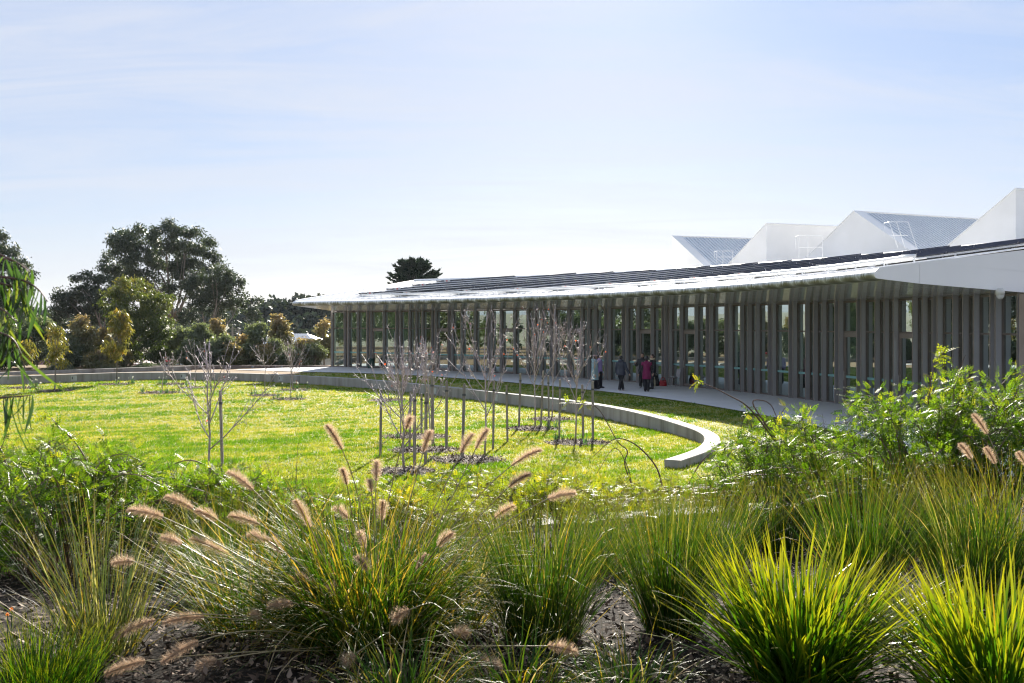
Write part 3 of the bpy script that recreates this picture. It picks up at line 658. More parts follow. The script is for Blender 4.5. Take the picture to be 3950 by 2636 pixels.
# access ladders / guard rails on the roof
def guard(xp0, yp0, wd, ht, d, label, slant=0):
    b = px(xp0, yp0, d); r = empty('roof_guard_rail', b, label=label, cat='rail')
    P = lambda u, v, dy=0: (b[0] + u, b[1] + dy, b[2] + v)
    for u in (0, wd * .38, wd):
        m = MB(); m.tube([P(u + slant, 0), P(u, ht)], .014, 6); m.obj('post', MT['white'], r)
    for v in (ht, ht * .5):
        m = MB(); m.tube([P(0, v), P(wd, v)], .012, 6); m.obj('rail', MT['white'], r)
    m = MB(); m.tube([P(0, ht), P(0, ht, .7), P(0, ht * .5, .7)], .012, 6); m.obj('return_rail', MT['white'], r)
guard(3082, 1000, 1.35, 1.35, 57, 'white guard rail before the blank wall of the second rooflight')
guard(3430, 960, 0.95, 1.35, 50, 'white guard rail before the ribbed slope of the gabled rooflight', .45)
guard(2765, 1015, 1.0, .75, 62, 'low white guard rail before the leftmost rooflight')

# ------------------------------------------------------------------ solar panel rows, square to the sun
ROW_AZ = R(14)
ud = np.array((math.cos(ROW_AZ), -math.sin(ROW_AZ))); vd = np.array((math.sin(ROW_AZ), math.cos(ROW_AZ)))
PW, PD, TILT = 1.95, 0.98, R(6.5)
pface = MB().box((0, 0, 0.012), (PW - .05, PD - .05, .022)).mesh('panel_face', MT['panel_face'])
pback = MB().box((0, 0, -0.008), (PW - .06, PD - .06, .008)).mesh('back_sheet', MT['panel_back'])
fb = MB()
for c, s_ in (((0, PD / 2 - .01, 0), (PW, .035, .042)), ((0, -PD / 2 + .01, 0), (PW, .035, .042)), ((PW / 2 - .01, 0, 0), (.03, PD - .06, .07)), ((-PW / 2 + .01, 0, 0), (.03, PD - .06, .07))): fb.box(c, s_)
pfr = fb.mesh('panel', MT['panel_frame'])
isol_m = plain('grey_isolator_box', (0.50, 0.50, 0.48), 0.5); red_m = plain('red_isolator_knob', (0.55, 0.03, 0.03), 0.4)
row = 0; k = 30.5
while k < 80.5:
    s = np.arange(-40, 60, 0.25); X = ud[0] * s + vd[0] * k; Y = ud[1] * s + vd[1] * k
    rr = np.hypot(X - CX, Y - CY); aa = np.arctan2(Y - CY, X - CX)
    ok = (rr > RE + 1.8) & (rr < RRI - .5) & (aa < TH0 - .07) & (aa > TH1 + .015) & (X > -60)
    if ok.sum() * 0.25 > PW * 1.5:
        s0, s1 = s[ok].min(), s[ok].max(); cnt = int((s1 - s0) // (PW + .04))
        P0 = ud * s0 + vd * k; P1 = ud * (s0 + cnt * (PW + .04)) + vd * k
        zz = lambda p: z_roof(np.hypot(p[0] - CX, p[1] - CY))
        nb = ['first', 'second', 'third', 'fourth', 'fifth', 'sixth', 'seventh', 'eighth', 'ninth', 'tenth', 'eleventh', 'twelfth', 'thirteenth', 'fourteenth', 'fifteenth', 'sixteenth', 'seventeenth', 'eighteenth', 'nineteenth', 'twentieth',
              'twenty first', 'twenty second', 'twenty third', 'twenty fourth', 'twenty fifth', 'twenty sixth', 'twenty seventh', 'twenty eighth', 'twenty ninth', 'thirtieth', 'thirty first', 'thirty second', 'thirty third', 'thirty fourth', 'thirty fifth', 'thirty sixth', 'thirty seventh'][row]
        rt = empty('solar_panel_row', (P0[0], P0[1], zz(P0)), label='%s row of tilted solar panels counting from the right gable end' % nb, cat='solar panels', group='solar panel rows on the roof')
        for q in range(cnt):
            c = ud * (s0 + (q + .5) * (PW + .04)) + vd * k; a_, b_ = c - ud * PW / 2, c + ud * PW / 2
            zc_ = zz(c) + 0.12; pitch = math.atan2(zz(b_) - zz(a_), PW)
            X_ = Vector((ud[0] * math.cos(pitch), ud[1] * math.cos(pitch), math.sin(pitch)))
            Y_ = Vector((vd[0] * math.cos(TILT), vd[1] * math.cos(TILT), -math.sin(TILT))); Z_ = X_.cross(Y_).normalized(); Y_ = Z_.cross(X_)
            e_ = Matrix((X_, Y_, Z_)).transposed().to_euler(); lc = (c[0], c[1], zc_)
            po_ = inst('panel', pfr, rt, lc, e_); inst('panel_face', pface, po_, lc, e_); inst('back_sheet', pback, po_, lc, e_)
        for off, hh in ((-PD * .42, .11), (PD * .36, .03)):
            m = MB(); A = P0 + vd * off - ud * .25; B = P1 + vd * off + ud * .2
            m.tube([(A[0], A[1], zz(A) + hh), (B[0], B[1], zz(B) + hh)], .032, 5); m.obj('rail', MT['white'], rt)
        q = 0.3
        while q < cnt * PW:
            A = P0 + ud * q - vd * PD * .42; m = MB(); m.tube([(A[0], A[1], zz(A) - .01), (A[0], A[1], zz(A) + .12)], .03, 5); m.obj('post', MT['white'], rt); q += 1.95
        A = P0 + ud * .9 - vd * (PD * .5 + .08); m = MB(); rot = Matrix.Rotation(-ROW_AZ, 3, 'Z')
        m.box((A[0], A[1], zz(A) + .2), (.42, .12, .17), rot); bx_ = m.obj('isolator_box', isol_m, rt)
        m = MB(); m.tube([(A[0] - vd[0] * .06, A[1] - vd[1] * .06, zz(A) + .2), (A[0] - vd[0] * .1, A[1] - vd[1] * .1, zz(A) + .2)], .05, 10); m.obj('knob', red_m, bx_)
        row += 1
    k += 2.5
# cable tray that follows the eave
ct = empty('cable_tray', pol(RE + 1.25, R(30), 4.9), label='white cable tray on short posts running along the roof edge', cat='cable tray')
tl = np.linspace(TH0 - .10, TH1 + .004, 60)
m = MB(); m.tube([pol(RE + 1.25, t, z_roof(RE + 1.25) + .22) for t in tl], .05, 6); m.obj('tray', MT['white'], ct, smooth=True)
m = MB(); m.tube([pol(RE + 1.6, t, z_roof(RE + 1.6) + .12) for t in tl], .03, 6); m.obj('conduit', MT['white'], ct, smooth=True)
for t in np.linspace(tl[0], tl[-1], 26):
    m = MB(); m.tube([pol(RE + 1.25, t, z_roof(RE + 1.25) - .01), pol(RE + 1.25, t, z_roof(RE + 1.25) + .2)], .028, 5); m.obj('post', MT['white'], ct)

# ------------------------------------------------------------------ foliage builders
def leafquads(P, A, Nn, L, W, curl=0.0):
    A = nrm(A); S = nrm(np.cross(A, Nn)); Nn = np.cross(S, A); L = np.asarray(L)[:, None]; W = np.asarray(W)[:, None]
    mid = P + A * L * 0.45
    V = np.stack([P, mid + S * W / 2, P + A * L + Nn * L * curl, mid - S * W / 2], 1).reshape(-1, 3)
    return V, np.arange(len(V)).reshape(-1, 4)
def rdir3(n, rg): return nrm(rg.normal(0, 1, (n, 3)))
def clump_leaves(lobes, per_m3, leaf, rg, droop=0.6, sub=0.55, shell=0.5, maxn=60000, wr=0.28, minsub=6):
    "leaves gathered in small clumps inside ellipsoidal lobes"
    PP = []; AA = []; TT = []
    for c, r in lobes:
        c = np.array(c, float); r = np.array(r, float); vol = 4.19 * r[0] * r[1] * r[2]
        nsub = max(minsub, int(vol / (sub ** 3 * 2.2)))
        d = rdir3(nsub, rg); rad = rg.uniform(0, 1, nsub) ** (1 / 3.0); rad = rad * (1 - shell) + shell * rg.uniform(.72, 1.05, nsub)
        cc = c + d * rad[:, None] * r
        nl = max(8, int(per_m3 * vol / nsub))
        base_t = rg.uniform(0, 1, nsub)
        Pn = np.repeat(cc, nl, 0) + rg.normal(0, 1, (nsub * nl, 3)) * sub * np.array((.44, .44, .32))
        PP.append(Pn); a = rdir3(len(Pn), rg); a[:, 2] -= droop; AA.append(nrm(a)); TT.append(np.clip(np.repeat(base_t, nl) * .55 + rg.uniform(0, .45, len(Pn)), 0, 1))
    P = np.concatenate(PP); A = np.concatenate(AA); T = np.concatenate(TT)
    if len(P) > maxn:
        q = rg.permutation(len(P))[:maxn]; P, A, T = P[q], A[q], T[q]
    L = leaf * rg.uniform(.7, 1.3, len(P))
    V, Fc = leafquads(P, A, rdir3(len(P), rg), L, L * wr, 0.08)
    return V, Fc, np.repeat(T, 4)
def limb(p, q, r0, r1, rg, bend=0.15, n=6):
    p = np.array(p, float); q = np.array(q, float); l = np.linalg.norm(q - p); o = rg.normal(0, 1, 3) * l * bend * .5; o[2] += l * bend * .2
    ts = np.linspace(0, 1, n); pts = [p + (q - p) * t + o * math.sin(math.pi * t) * (1 - .3 * t) for t in ts]
    return pts, [r0 + (r1 - r0) * t for t in ts]
def tree(name, base, fork, lobes, leafmat_, label, group=None, per=60, leaf=0.16, seed=1, tr=0.3, droop=.6, sub=.55, maxn=60000, wr=.28, barkm=None, cat='tree', trunk_pts=None, shell=.5, tint_fn=None):
    rg = np.random.default_rng(seed); r = empty(name, base, label=label, cat=cat, group=group); m = MB()
    base = np.array(base, float); fork = np.array(fork, float)
    tp, rr = limb(base - np.array((0, 0, .3)), fork, tr, tr * .62, rg, .06)
    m.tube(tp, rr, 8)
    for c, rad in lobes:
        c = np.array(c); s = fork + (base - fork) * rg.uniform(0, .25)
        pts, ra = limb(s, c + np.array((0, 0, -rad[2] * .2)), tr * .42, tr * .12, rg, .22); m.tube(pts, ra, 6)
        for _ in range(5):
            q = c + rdir3(1, rg)[0] * np.array(rad) * .75; a = pts[rg.integers(2, len(pts))]
            p2, r2 = limb(a, q, tr * .14, tr * .03, rg, .2, 5); m.tube(p2, r2, 5)
    m.obj('trunk', barkm or MT['bark'], r, smooth=True)
    V, Fc, T = clump_leaves(lobes, per, leaf, rg, droop, sub, shell, maxn, wr)
    if tint_fn is not None: T = tint_fn(V, T)
    npobj('crown', V, Fc, leafmat_, r, tint=T)
    return r
def lobes_px(L, d, depth=.8, rg=None):
    "lobes surveyed as (x, y, rx, ry) at distance d, given depth of their own"
    o = []
    for i, (x, y, rx, ry) in enumerate(L):
        dd = d + (rg.uniform(-1, 1) * rx / F * d * 1.2 if rg is not None else 0)
        c = px(x, y, dd); o.append((c, (rx / F * d, max(rx, ry) / F * d * depth, ry / F * d)))
    return o

# ------------------------------------------------------------------ tall gums, left background
rg = np.random.default_rng(11)
B = px(655, 1470, 108)
tree('gum_tree', B, px(665, 1230, 108), lobes_px([(470, 945, 70, 60), (430, 1010, 55, 55), (540, 930, 70, 62), (640, 905, 60, 55), (715, 930, 75, 60), (790, 975, 62, 60), (820, 1030, 40, 45), (560, 1020, 75, 60), (660, 1010, 80, 60), (740, 1050, 75, 55), (500, 1080, 55, 45), (440, 1060, 45, 40), (600, 1110, 60, 45), (690, 1120, 50, 40)], 108, .9, rg),
     MT['gumleaf'], 'tallest spreading grey green gum tree left of the pavilion', per=130, leaf=.32, seed=21, tr=.34, sub=.72, maxn=56000, wr=.34)
B = px(790, 1440, 104)
tree('gum_tree', B, px(800, 1290, 104), lobes_px([(830, 1065, 65, 42), (890, 1095, 52, 45), (760, 1110, 55, 48), (840, 1140, 75, 45), (920, 1150, 38, 38), (770, 1185, 45, 35), (860, 1195, 55, 30), (720, 1230, 45, 32)], 104, .9, rg),
     MT['gumleaf'], 'dark gum tree with pale stems right of the tallest gum', wr=.36, per=190, leaf=.30, seed=22, tr=.2, sub=.55, maxn=34000)
B = px(420, 1450, 100)
tree('gum_tree', B, px(400, 1290, 100), lobes_px([(330, 1085, 58, 35), (390, 1100, 55, 40), (260, 1140, 50, 40), (330, 1160, 70, 48), (230, 1200, 38, 45), (270, 1225, 55, 42), (360, 1220, 60, 40), (220, 1270, 30, 35), (300, 1290, 45, 28), (410, 1160, 50, 50)], 100, .9, rg),
     MT['gumleaf'], 'dark leaning gum tree left of the tallest gum', wr=.36, per=190, leaf=.30, seed=23, tr=.22, sub=.55, maxn=36000)
B = px(500, 1432, 74)
tree('bushy_tree', B, px(505, 1330, 74), lobes_px([(470, 1100, 50, 35), (530, 1105, 55, 38), (450, 1160, 55, 50), (530, 1170, 65, 55), (600, 1175, 48, 55), (640, 1160, 28, 40), (480, 1235, 60, 50), (560, 1250, 65, 55), (625, 1255, 40, 55), (520, 1310, 60, 45), (600, 1320, 50, 45), (560, 1370, 55, 28), (620, 1375, 35, 30)], 74, 1.0, rg),
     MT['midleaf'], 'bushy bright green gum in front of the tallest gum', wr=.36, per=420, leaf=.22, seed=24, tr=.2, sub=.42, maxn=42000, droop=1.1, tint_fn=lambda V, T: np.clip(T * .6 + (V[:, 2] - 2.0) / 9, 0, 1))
B = px(-40, 1440, 96)
tree('gum_tree', B, px(-40, 1300, 96), lobes_px([(-20, 930, 60, 55), (30, 990, 55, 45), (60, 1040, 55, 45), (0, 1080, 80, 60), (100, 1055, 40, 35), (60, 1120, 60, 45), (-60, 1150, 80, 60), (40, 1190, 60, 40), (-90, 1000, 80, 70), (-150, 1090, 80, 70)], 96, .9, rg),
     MT['gumleaf'], 'tall dark gum tree cut by the left edge', wr=.36, per=190, leaf=.30, seed=25, tr=.35, sub=.55, maxn=40000)
B = px(985, 1420, 128)
tree('gum_tree', B, px(980, 1290, 128), lobes_px([(970, 1165, 32, 24), (985, 1200, 30, 25), (950, 1215, 25, 22), (985, 1235, 22, 16)], 128, 1, rg), MT['gumleaf'], 'small round dark tree just left of the roof tip', per=200, wr=.4, leaf=.34, seed=26, tr=.16, sub=.6)
# cypress behind the roof
rg2 = np.random.default_rng(31); d = 118; r = empty('cypress_tree', px(1595, 1560, d), label='dark spiky cypress rising behind the roof', cat='tree')
PP = []; AA = []; m = MB(); m.tube([px(1595, 1570, d), px(1598, 1200, d), px(1600, 1010, d)], [.45, .3, .05], 8)
for i in range(230):
    t = rg2.uniform(0, 1) ** .9; y = 985 + t * 250; half = 42 + 62 * min(1, t * 2.4); an = rg2.uniform(0, 6.283); c = px(1598, y + 30, d); lx = half / F * d * rg2.uniform(.6, 1.1)
    e = c + np.array((math.cos(an) * lx, math.sin(an) * lx, lx * .45)); m.tube([c, (c + e) / 2 + np.array((0, 0, -.1)), e], [.05, .035, .01], 4)
    nn = 130; ts = rg2.uniform(.25, 1.02, nn)[:, None]; Pq = c + (e - c) * ts + rg2.normal(0, .13, (nn, 3)) * (1.25 - ts); aa = nrm((e - c)[None] + rg2.normal(0, .8, (nn, 3)) + np.array((0, 0, .5))); PP.append(Pq); AA.append(aa)
m.obj('trunk', MT['bark'], r); P = np.concatenate(PP); A = np.concatenate(AA)
V, Fc = leafquads(P, A, rdir3(len(P), rg2), rg2.uniform(.3, .6, len(P)), rg2.uniform(.10, .18, len(P))); npobj('crown', V, Fc, MT['cypress'], r, tint=np.repeat(rg2.uniform(0, 1, len(P)), 4))

# ------------------------------------------------------------------ young trees behind the boundary wall
def hedge_proto(h, rad, mat_, seed, shape):
    rg = np.random.default_rng(seed); lobes = []
    for i in range(16):
        t = rg.uniform(.12, 1.0); prof = {'cone': 1.05 - .72 * t, 'egg': math.sin(math.pi * min(.95, .18 + t * .75)) , 'bush': math.sqrt(max(.05, 1 - (t * .95) ** 2))}[shape]
        an = i * 2.4 + rg.uniform(-.4, .4); q = prof * rad * .62
        lobes.append(((math.cos(an) * q, math.sin(an) * q, h * (.06 + .86 * t)), (rad * .38 * (.6 + prof * .5), rad * .38 * (.6 + prof * .5), h * .12)))
    lobes.append(((0, 0, h * .93), (rad * .2, rad * .2, h * .09)))
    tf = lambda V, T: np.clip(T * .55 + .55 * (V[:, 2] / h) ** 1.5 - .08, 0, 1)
    return lobes, tf
def hedge_tree(name, base, h, rad, mat_, seed, shape, label, group='young trees along the boundary wall', leaf=.21, maxn=7500, cat='tree'):
    lobes, tf = hedge_proto(h, rad, mat_, seed, shape)
    lobes = [((c[0] + base[0], c[1] + base[1], c[2] + base[2]), r) for c, r in lobes]
    b2 = base[2]
    return tree(name, base, (base[0], base[1], base[2] + h * .35), lobes, mat_, label, group, per=1700, leaf=leaf, seed=seed, tr=.07, sub=.32, maxn=maxn, droop=.7, cat=cat, shell=.45, wr=.42,
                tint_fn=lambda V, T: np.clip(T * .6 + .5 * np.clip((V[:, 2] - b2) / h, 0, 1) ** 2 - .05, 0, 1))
HEDGE = [  # x, top y, half width px, distance, material, shape, label
    (40, 1235, 75, 68, 'olive', 'bush', 'broad dark olive shrub behind the wall at the left edge'),
    (145, 1232, 85, 70, 'olive', 'bush', 'large dark olive bush behind the pair of leftmost saplings'),
    (318, 1228, 62, 72, 'copper', 'cone', 'olive tree with coppery top beside the red roofed house'),
    (392, 1280, 42, 74, 'copper', 'egg', 'slim coppery young tree right of the red roofed house'),
    (384, 1362, 52, 70, 'copper', 'bush', 'low coppery shrub before the red roofed house'),
    (632, 1300, 48, 79, 'olive', 'egg', 'olive young tree left of the chalkboard'),
    (692, 1268, 62, 77, 'olive', 'bush', 'wide olive grey young tree above the chalkboard'),
    (772, 1258, 50, 75, 'olive', 'egg', 'olive young tree between the chalkboard and the coppery tree'),
    (842, 1236, 46, 79, 'copper', 'cone', 'coppery topped young tree behind the bare sapling by the stake'),
    (872, 1300, 42, 74, 'olive', 'egg', 'small olive young tree under the coppery topped one'),
    (932, 1302, 50, 75, 'copper', 'bush', 'dark round young tree with reddish fringe'),
    (990, 1252, 64, 74, 'olive', 'egg', 'tall olive grey young tree left of the gap with roofs'),
    (1078, 1226, 50, 77, 'copper', 'cone', 'tall coppery young tree beside the white roofed house'),
    (1058, 1318, 44, 73.5, 'olive', 'egg', 'small olive young tree before the tall coppery one'),
    (1172, 1312, 52, 75, 'copper', 'bush', 'glossy green and copper shrub under the roof tip'),
    (262, 1300, 50, 71, 'olive', 'bush', 'olive bush left of the red roofed house, behind the second leafy sapling'),
    (455, 1330, 45, 72, 'copper', 'bush', 'coppery bush at the foot of the bushy bright gum'),
    (735, 1320, 50, 73, 'olive', 'bush', 'low olive bush right of the chalkboard'),
    (820, 1320, 52, 73, 'olive', 'bush', 'low olive bush under the coppery topped tree'),
    (905, 1330, 48, 73, 'copper', 'bush', 'low coppery bush in the middle of the hedge'),
    (1020, 1340, 50, 73, 'copper', 'bush', 'low coppery bush left of the tall coppery tree'),
    (1120, 1345, 46, 73.4, 'olive', 'bush', 'low olive bush below the white roofed house'),
    (1215, 1330, 44, 74, 'olive', 'bush', 'low olive bush beside the pavilion corner tree'),
    (1248, 1238, 48, 77, 'copper', 'egg', 'coppery young tree against the left corner of the pavilion')]
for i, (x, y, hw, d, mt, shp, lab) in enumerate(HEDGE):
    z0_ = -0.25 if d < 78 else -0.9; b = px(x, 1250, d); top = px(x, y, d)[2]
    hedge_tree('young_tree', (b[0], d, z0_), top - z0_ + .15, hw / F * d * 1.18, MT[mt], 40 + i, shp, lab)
# the row goes on to the left of the view, where the windows mirror it
k = 0
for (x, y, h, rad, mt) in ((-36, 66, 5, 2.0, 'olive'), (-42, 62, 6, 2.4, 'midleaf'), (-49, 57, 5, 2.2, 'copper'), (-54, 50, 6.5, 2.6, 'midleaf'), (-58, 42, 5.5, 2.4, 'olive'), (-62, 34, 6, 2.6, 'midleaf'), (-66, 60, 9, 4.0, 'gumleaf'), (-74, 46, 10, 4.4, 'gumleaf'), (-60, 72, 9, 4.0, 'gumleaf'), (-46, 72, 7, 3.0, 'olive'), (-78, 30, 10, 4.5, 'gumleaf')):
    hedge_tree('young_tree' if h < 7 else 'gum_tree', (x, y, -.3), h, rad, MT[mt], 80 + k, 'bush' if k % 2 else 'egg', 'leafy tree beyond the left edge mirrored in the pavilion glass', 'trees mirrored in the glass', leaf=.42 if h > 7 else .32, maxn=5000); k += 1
# low lavender like shrubs along the wall
lav = leafmat('grey_lavender_leaves', [(0, (0.06, 0.075, 0.05)), (1, (0.12, 0.135, 0.09))], .25, .5)
for i, (x, y, w_, d, lab) in enumerate(((565, 1402, 55, 68.5, 'low grey green lavender shrub left of the chalkboard'), (235, 1398, 42, 67, 'rounded grey green shrub left of the red roofed house'), (470, 1425, 70, 67.5, 'flat grey green lavender strip along the terrace wall'), (640, 1400, 35, 70, 'small grey green shrub behind the chalkboard'))):
    rgl = np.random.default_rng(120 + i); c = px(x, y, d); wr_ = w_ / F * d; r = empty('lavender_shrub', (c[0], d, -.1), label=lab, cat='shrub', group='low shrubs along the walls'); n_ = 3500
    P = np.stack([c[0] + rgl.normal(0, .45, n_) * wr_, d + rgl.normal(0, .35, n_), np.zeros(n_) - .05], 1); A = nrm(np.stack([rgl.normal(0, .45, n_), rgl.normal(0, .45, n_), np.ones(n_)], 1))
    hh = (c[2] + .1) * np.exp(-((P[:, 0] - c[0]) / wr_) ** 2) * rgl.uniform(.5, 1.1, n_); P[:, 2] += np.maximum(hh - .15, 0) * rgl.uniform(.3, 1, n_)
    V, Fc = leafquads(P, A, rdir3(n_, rgl), rgl.uniform(.12, .25, n_), np.full(n_, .03)); npobj('foliage', V, Fc, lav, r, tint=np.repeat(rgl.uniform(0, 1, n_), 4))
    m = MB()
    for q in range(8): m.tube([(c[0] + rgl.normal(0, .3) * wr_, d + rgl.normal(0, .2), -.2), (c[0] + rgl.normal(0, .5) * wr_, d + rgl.normal(0, .3), c[2] * .6)], [.02, .008], 4)
    m.obj('stems', MT['redtwig'], r)

# ------------------------------------------------------------------ far wood on the rise, one mass
rgf = np.random.default_rng(55); lob = []
def wood(x0, x1, ytop, d, n_, rpx):
    for _ in range(n_):
        x = rgf.uniform(x0, x1); y = ytop(x) + abs(rgf.normal(0, 1)) * 22 + rpx * .8; dd = d * rgf.uniform(.92, 1.08); lob.append((px(x, y, dd), (rpx / F * dd * rgf.uniform(.7, 1.3),) * 2 + (rpx / F * dd * rgf.uniform(.6, 1),)))
wood(995, 1300, lambda x: np.interp(x, [1000, 1060, 1090, 1140, 1200, 1290], [1180, 1150, 1165, 1145, 1142, 1150]), 230, 70, 26)
wood(995, 1300, lambda x: 1215, 215, 50, 24)
wood(680, 1000, lambda x: 1195, 260, 45, 22)
wood(150, 420, lambda x: 1198, 330, 45, 16)
wood(-400, 160, lambda x: 1190, 320, 50, 18)
wood(150, 420, lambda x: 1232, 290, 40, 16)
wood(640, 1290, lambda x: 1255, 190, 45, 18)
wood(-300, 700, lambda x: 1268, 180, 60, 18)
V, Fc, T = clump_leaves(lob, 9, 1.15, rgf, .3, 1.3, .6, 115000, .7)
setp(npobj('distant_wood', V, Fc, MT['farwood'], tint=T), label='dark wooded rise beyond the houses', cat='woodland', kind='stuff')
# far ridge beyond, bluish bush
lob = []
for _ in range(260):
    x = rgf.uniform(-900, 1700); dd = rgf.uniform(600, 900); lob.append((px(x, rgf.uniform(1206, 1232), dd), (5, 5, 4)))
V, Fc, T = clump_leaves(lob, .5, 2.6, rgf, .2, 2.4, .5, 50000, .7)
setp(npobj('distant_ridge_wood', V, Fc, MT['farwood'], tint=T), label='far tree covered ridge on the horizon', cat='woodland', kind='stuff')

# ------------------------------------------------------------------ houses beyond
def house(name, c, w_, dp, hw, hr, rz, wallc, roofm, label, veranda=False):
    r = empty(name, c, rz, label=label, cat='house'); Mx = Matrix.Translation(Vector(c)) @ Matrix.Rotation(rz, 4, 'Z')
    T_ = lambda *p: Mx @ Vector(p)
    wm = plain('wall_paint_' + name + label[:6].strip(), wallc, 0.8)
    m = MB(); m.hexa([T_(-w_ / 2, -dp / 2, -3), T_(w_ / 2, -dp / 2, -3), T_(w_ / 2, dp / 2, -3), T_(-w_ / 2, dp / 2, -3)], [T_(-w_ / 2, -dp / 2, hw), T_(w_ / 2, -dp / 2, hw), T_(w_ / 2, dp / 2, hw), T_(-w_ / 2, dp / 2, hw)]); m.obj('wall', wm, r)
    o = .5; E_ = [T_(-w_ / 2 - o, -dp / 2 - o, hw), T_(w_ / 2 + o, -dp / 2 - o, hw), T_(w_ / 2 + o, dp / 2 + o, hw), T_(-w_ / 2 - o, dp / 2 + o, hw)]
    ri = [T_(-w_ / 2 + dp * .35, 0, hw + hr), T_(w_ / 2 - dp * .35, 0, hw + hr)]
    m = MB(); m.add(E_ + ri, [(0, 1, 5, 4), (1, 2, 5), (2, 3, 4, 5), (3, 0, 4), (3, 2, 1, 0)]); rf = m.obj('roof', roofm, r)
    rib = MB()
    for q in range(int(w_ / .45)):
        x = -w_ / 2 + q * .45; t = max(0.02, min(1, (min(x + w_ / 2, w_ / 2 - x) + o) / (dp * .35 + o)))
        a = Vector((x, -dp / 2 - o, hw + .02)); b = Vector((x, -dp / 2 - o + (dp / 2 + o) * t, hw + hr * t + .02)); rib.tube([T_(*a), T_(*b)], .04, 4)
    rib.obj('roof_ribs', roofm, rf)
    for q in (-.3, .25):
        m = MB(); m.hexa([T_(w_ * q - .6, -dp / 2 - .03, .6), T_(w_ * q + .6, -dp / 2 - .03, .6), T_(w_ * q + .6, -dp / 2 + .02, .6), T_(w_ * q - .6, -dp / 2 + .02, .6)], [T_(w_ * q - .6, -dp / 2 - .03, 1.9), T_(w_ * q + .6, -dp / 2 - .03, 1.9), T_(w_ * q + .6, -dp / 2 + .02, 1.9), T_(w_ * q - .6, -dp / 2 + .02, 1.9)]); m.obj('window', plain('dark_house_glass', (0.04, 0.05, 0.06), 0.1), r)
    if veranda:
        m = MB(); m.add([T_(-w_ / 2 - 1, -dp / 2 - .4, hw - .25), T_(w_ / 2 + 1, -dp / 2 - .4, hw - .25), T_(w_ / 2 + 1, -dp / 2 - 2.6, hw - .8), T_(-w_ / 2 - 1, -dp / 2 - 2.6, hw - .8)], [(0, 1, 2, 3)]); m.obj('veranda_roof', roofm, r)
        for q in (-.5, -.17, .17, .5):
            m = MB(); m.tube([T_(w_ * q, -dp / 2 - 2.5, -3), T_(w_ * q, -dp / 2 - 2.5, hw - .8)], .06, 6); m.obj('veranda_post', wm, r)
    return r
redroof = pm('faded_red_iron_roof', [(0.3, (0.20, 0.075, 0.065)), (0.7, (0.28, 0.12, 0.10))], 1, 0.5)
greyroof = pm('pale_grey_iron_roof', [(0.3, (0.42, 0.44, 0.46)), (0.7, (0.55, 0.57, 0.58))], 1, 0.4)
whiteroof = pm('white_iron_roof', [(0.3, (0.66, 0.67, 0.68)), (0.7, (0.78, 0.79, 0.80))], 1, 0.4)
house('red_roofed_house', px(345, 1484, 96), 11, 7, 2.0, 1.8, R(-8), (0.22, 0.17, 0.13), redroof, 'house with faded red iron roof and veranda below the gums', True)
house('white_roofed_house', px(1150, 1405, 112), 8, 7, 1.1, 1.9, R(18), (0.45, 0.43, 0.40), whiteroof, 'bright white roofed house seen between the young trees')
house('grey_house', px(1125, 1376, 165), 11, 8, 2.2, 1.6, R(-10), (0.28, 0.24, 0.21), greyroof, 'far grey house under the wooded rise')
house('grey_house', px(742, 1374, 170), 9, 8, 2.2, 1.8, R(8), (0.5, 0.5, 0.48), greyroof, 'far pale house seen under the dark gum with pale stems')
house('grey_house', px(215, 1344, 170), 9, 8, 2.2, 1.4, R(-5), (0.5, 0.5, 0.48), whiteroof, 'far white roofed house left of the leaning gum')
# power poles and street sign beyond the trees
for xp, yt, d, lab in ((897, 1262, 150, 'timber power pole beyond the young trees, left of the pair'), (925, 1270, 165, 'timber power pole beyond the young trees, right of the pair'), (545, 1330, 90, 'thick grey street light pole behind the bushy gum')):
    t = px(xp, yt, d); r = empty('power_pole', (t[0], t[1], t[2] - 8), label=lab, cat='pole'); m = MB(); m.tube([(t[0], t[1], t[2] - 9), tuple(t)], .14, 8); m.obj('post', MT['timber'], r)
    if d > 100:
        for dz in (-.3, -.9):
            m = MB(); m.box((t[0], t[1], t[2] + dz), (2.2, .1, .1)); m.obj('crossarm', MT['timber'], r)
t = px(703, 1290, 120); r = empty('street_sign', (t[0], t[1], t[2] - 6), label='small green and blue roadside sign on a pole far behind the trees', cat='sign')
m = MB(); m.tube([(t[0], t[1], t[2] - 7), (t[0], t[1], t[2] + .5)], .06, 6); m.obj('post', plain('sign_post_grey', (0.3, 0.3, 0.3), .5), r)
m = MB(); m.box((t[0], t[1] - .08, t[2] + .25), (1.6, .05, .45)); m.obj('green_board', plain('sign_green', (0.05, 0.22, 0.16), .5), r)
m = MB(); m.box((t[0], t[1] - .08, t[2] - .28), (1.6, .05, .5)); m.obj('blue_board', plain('sign_blue', (0.07, 0.17, 0.30), .5), r)

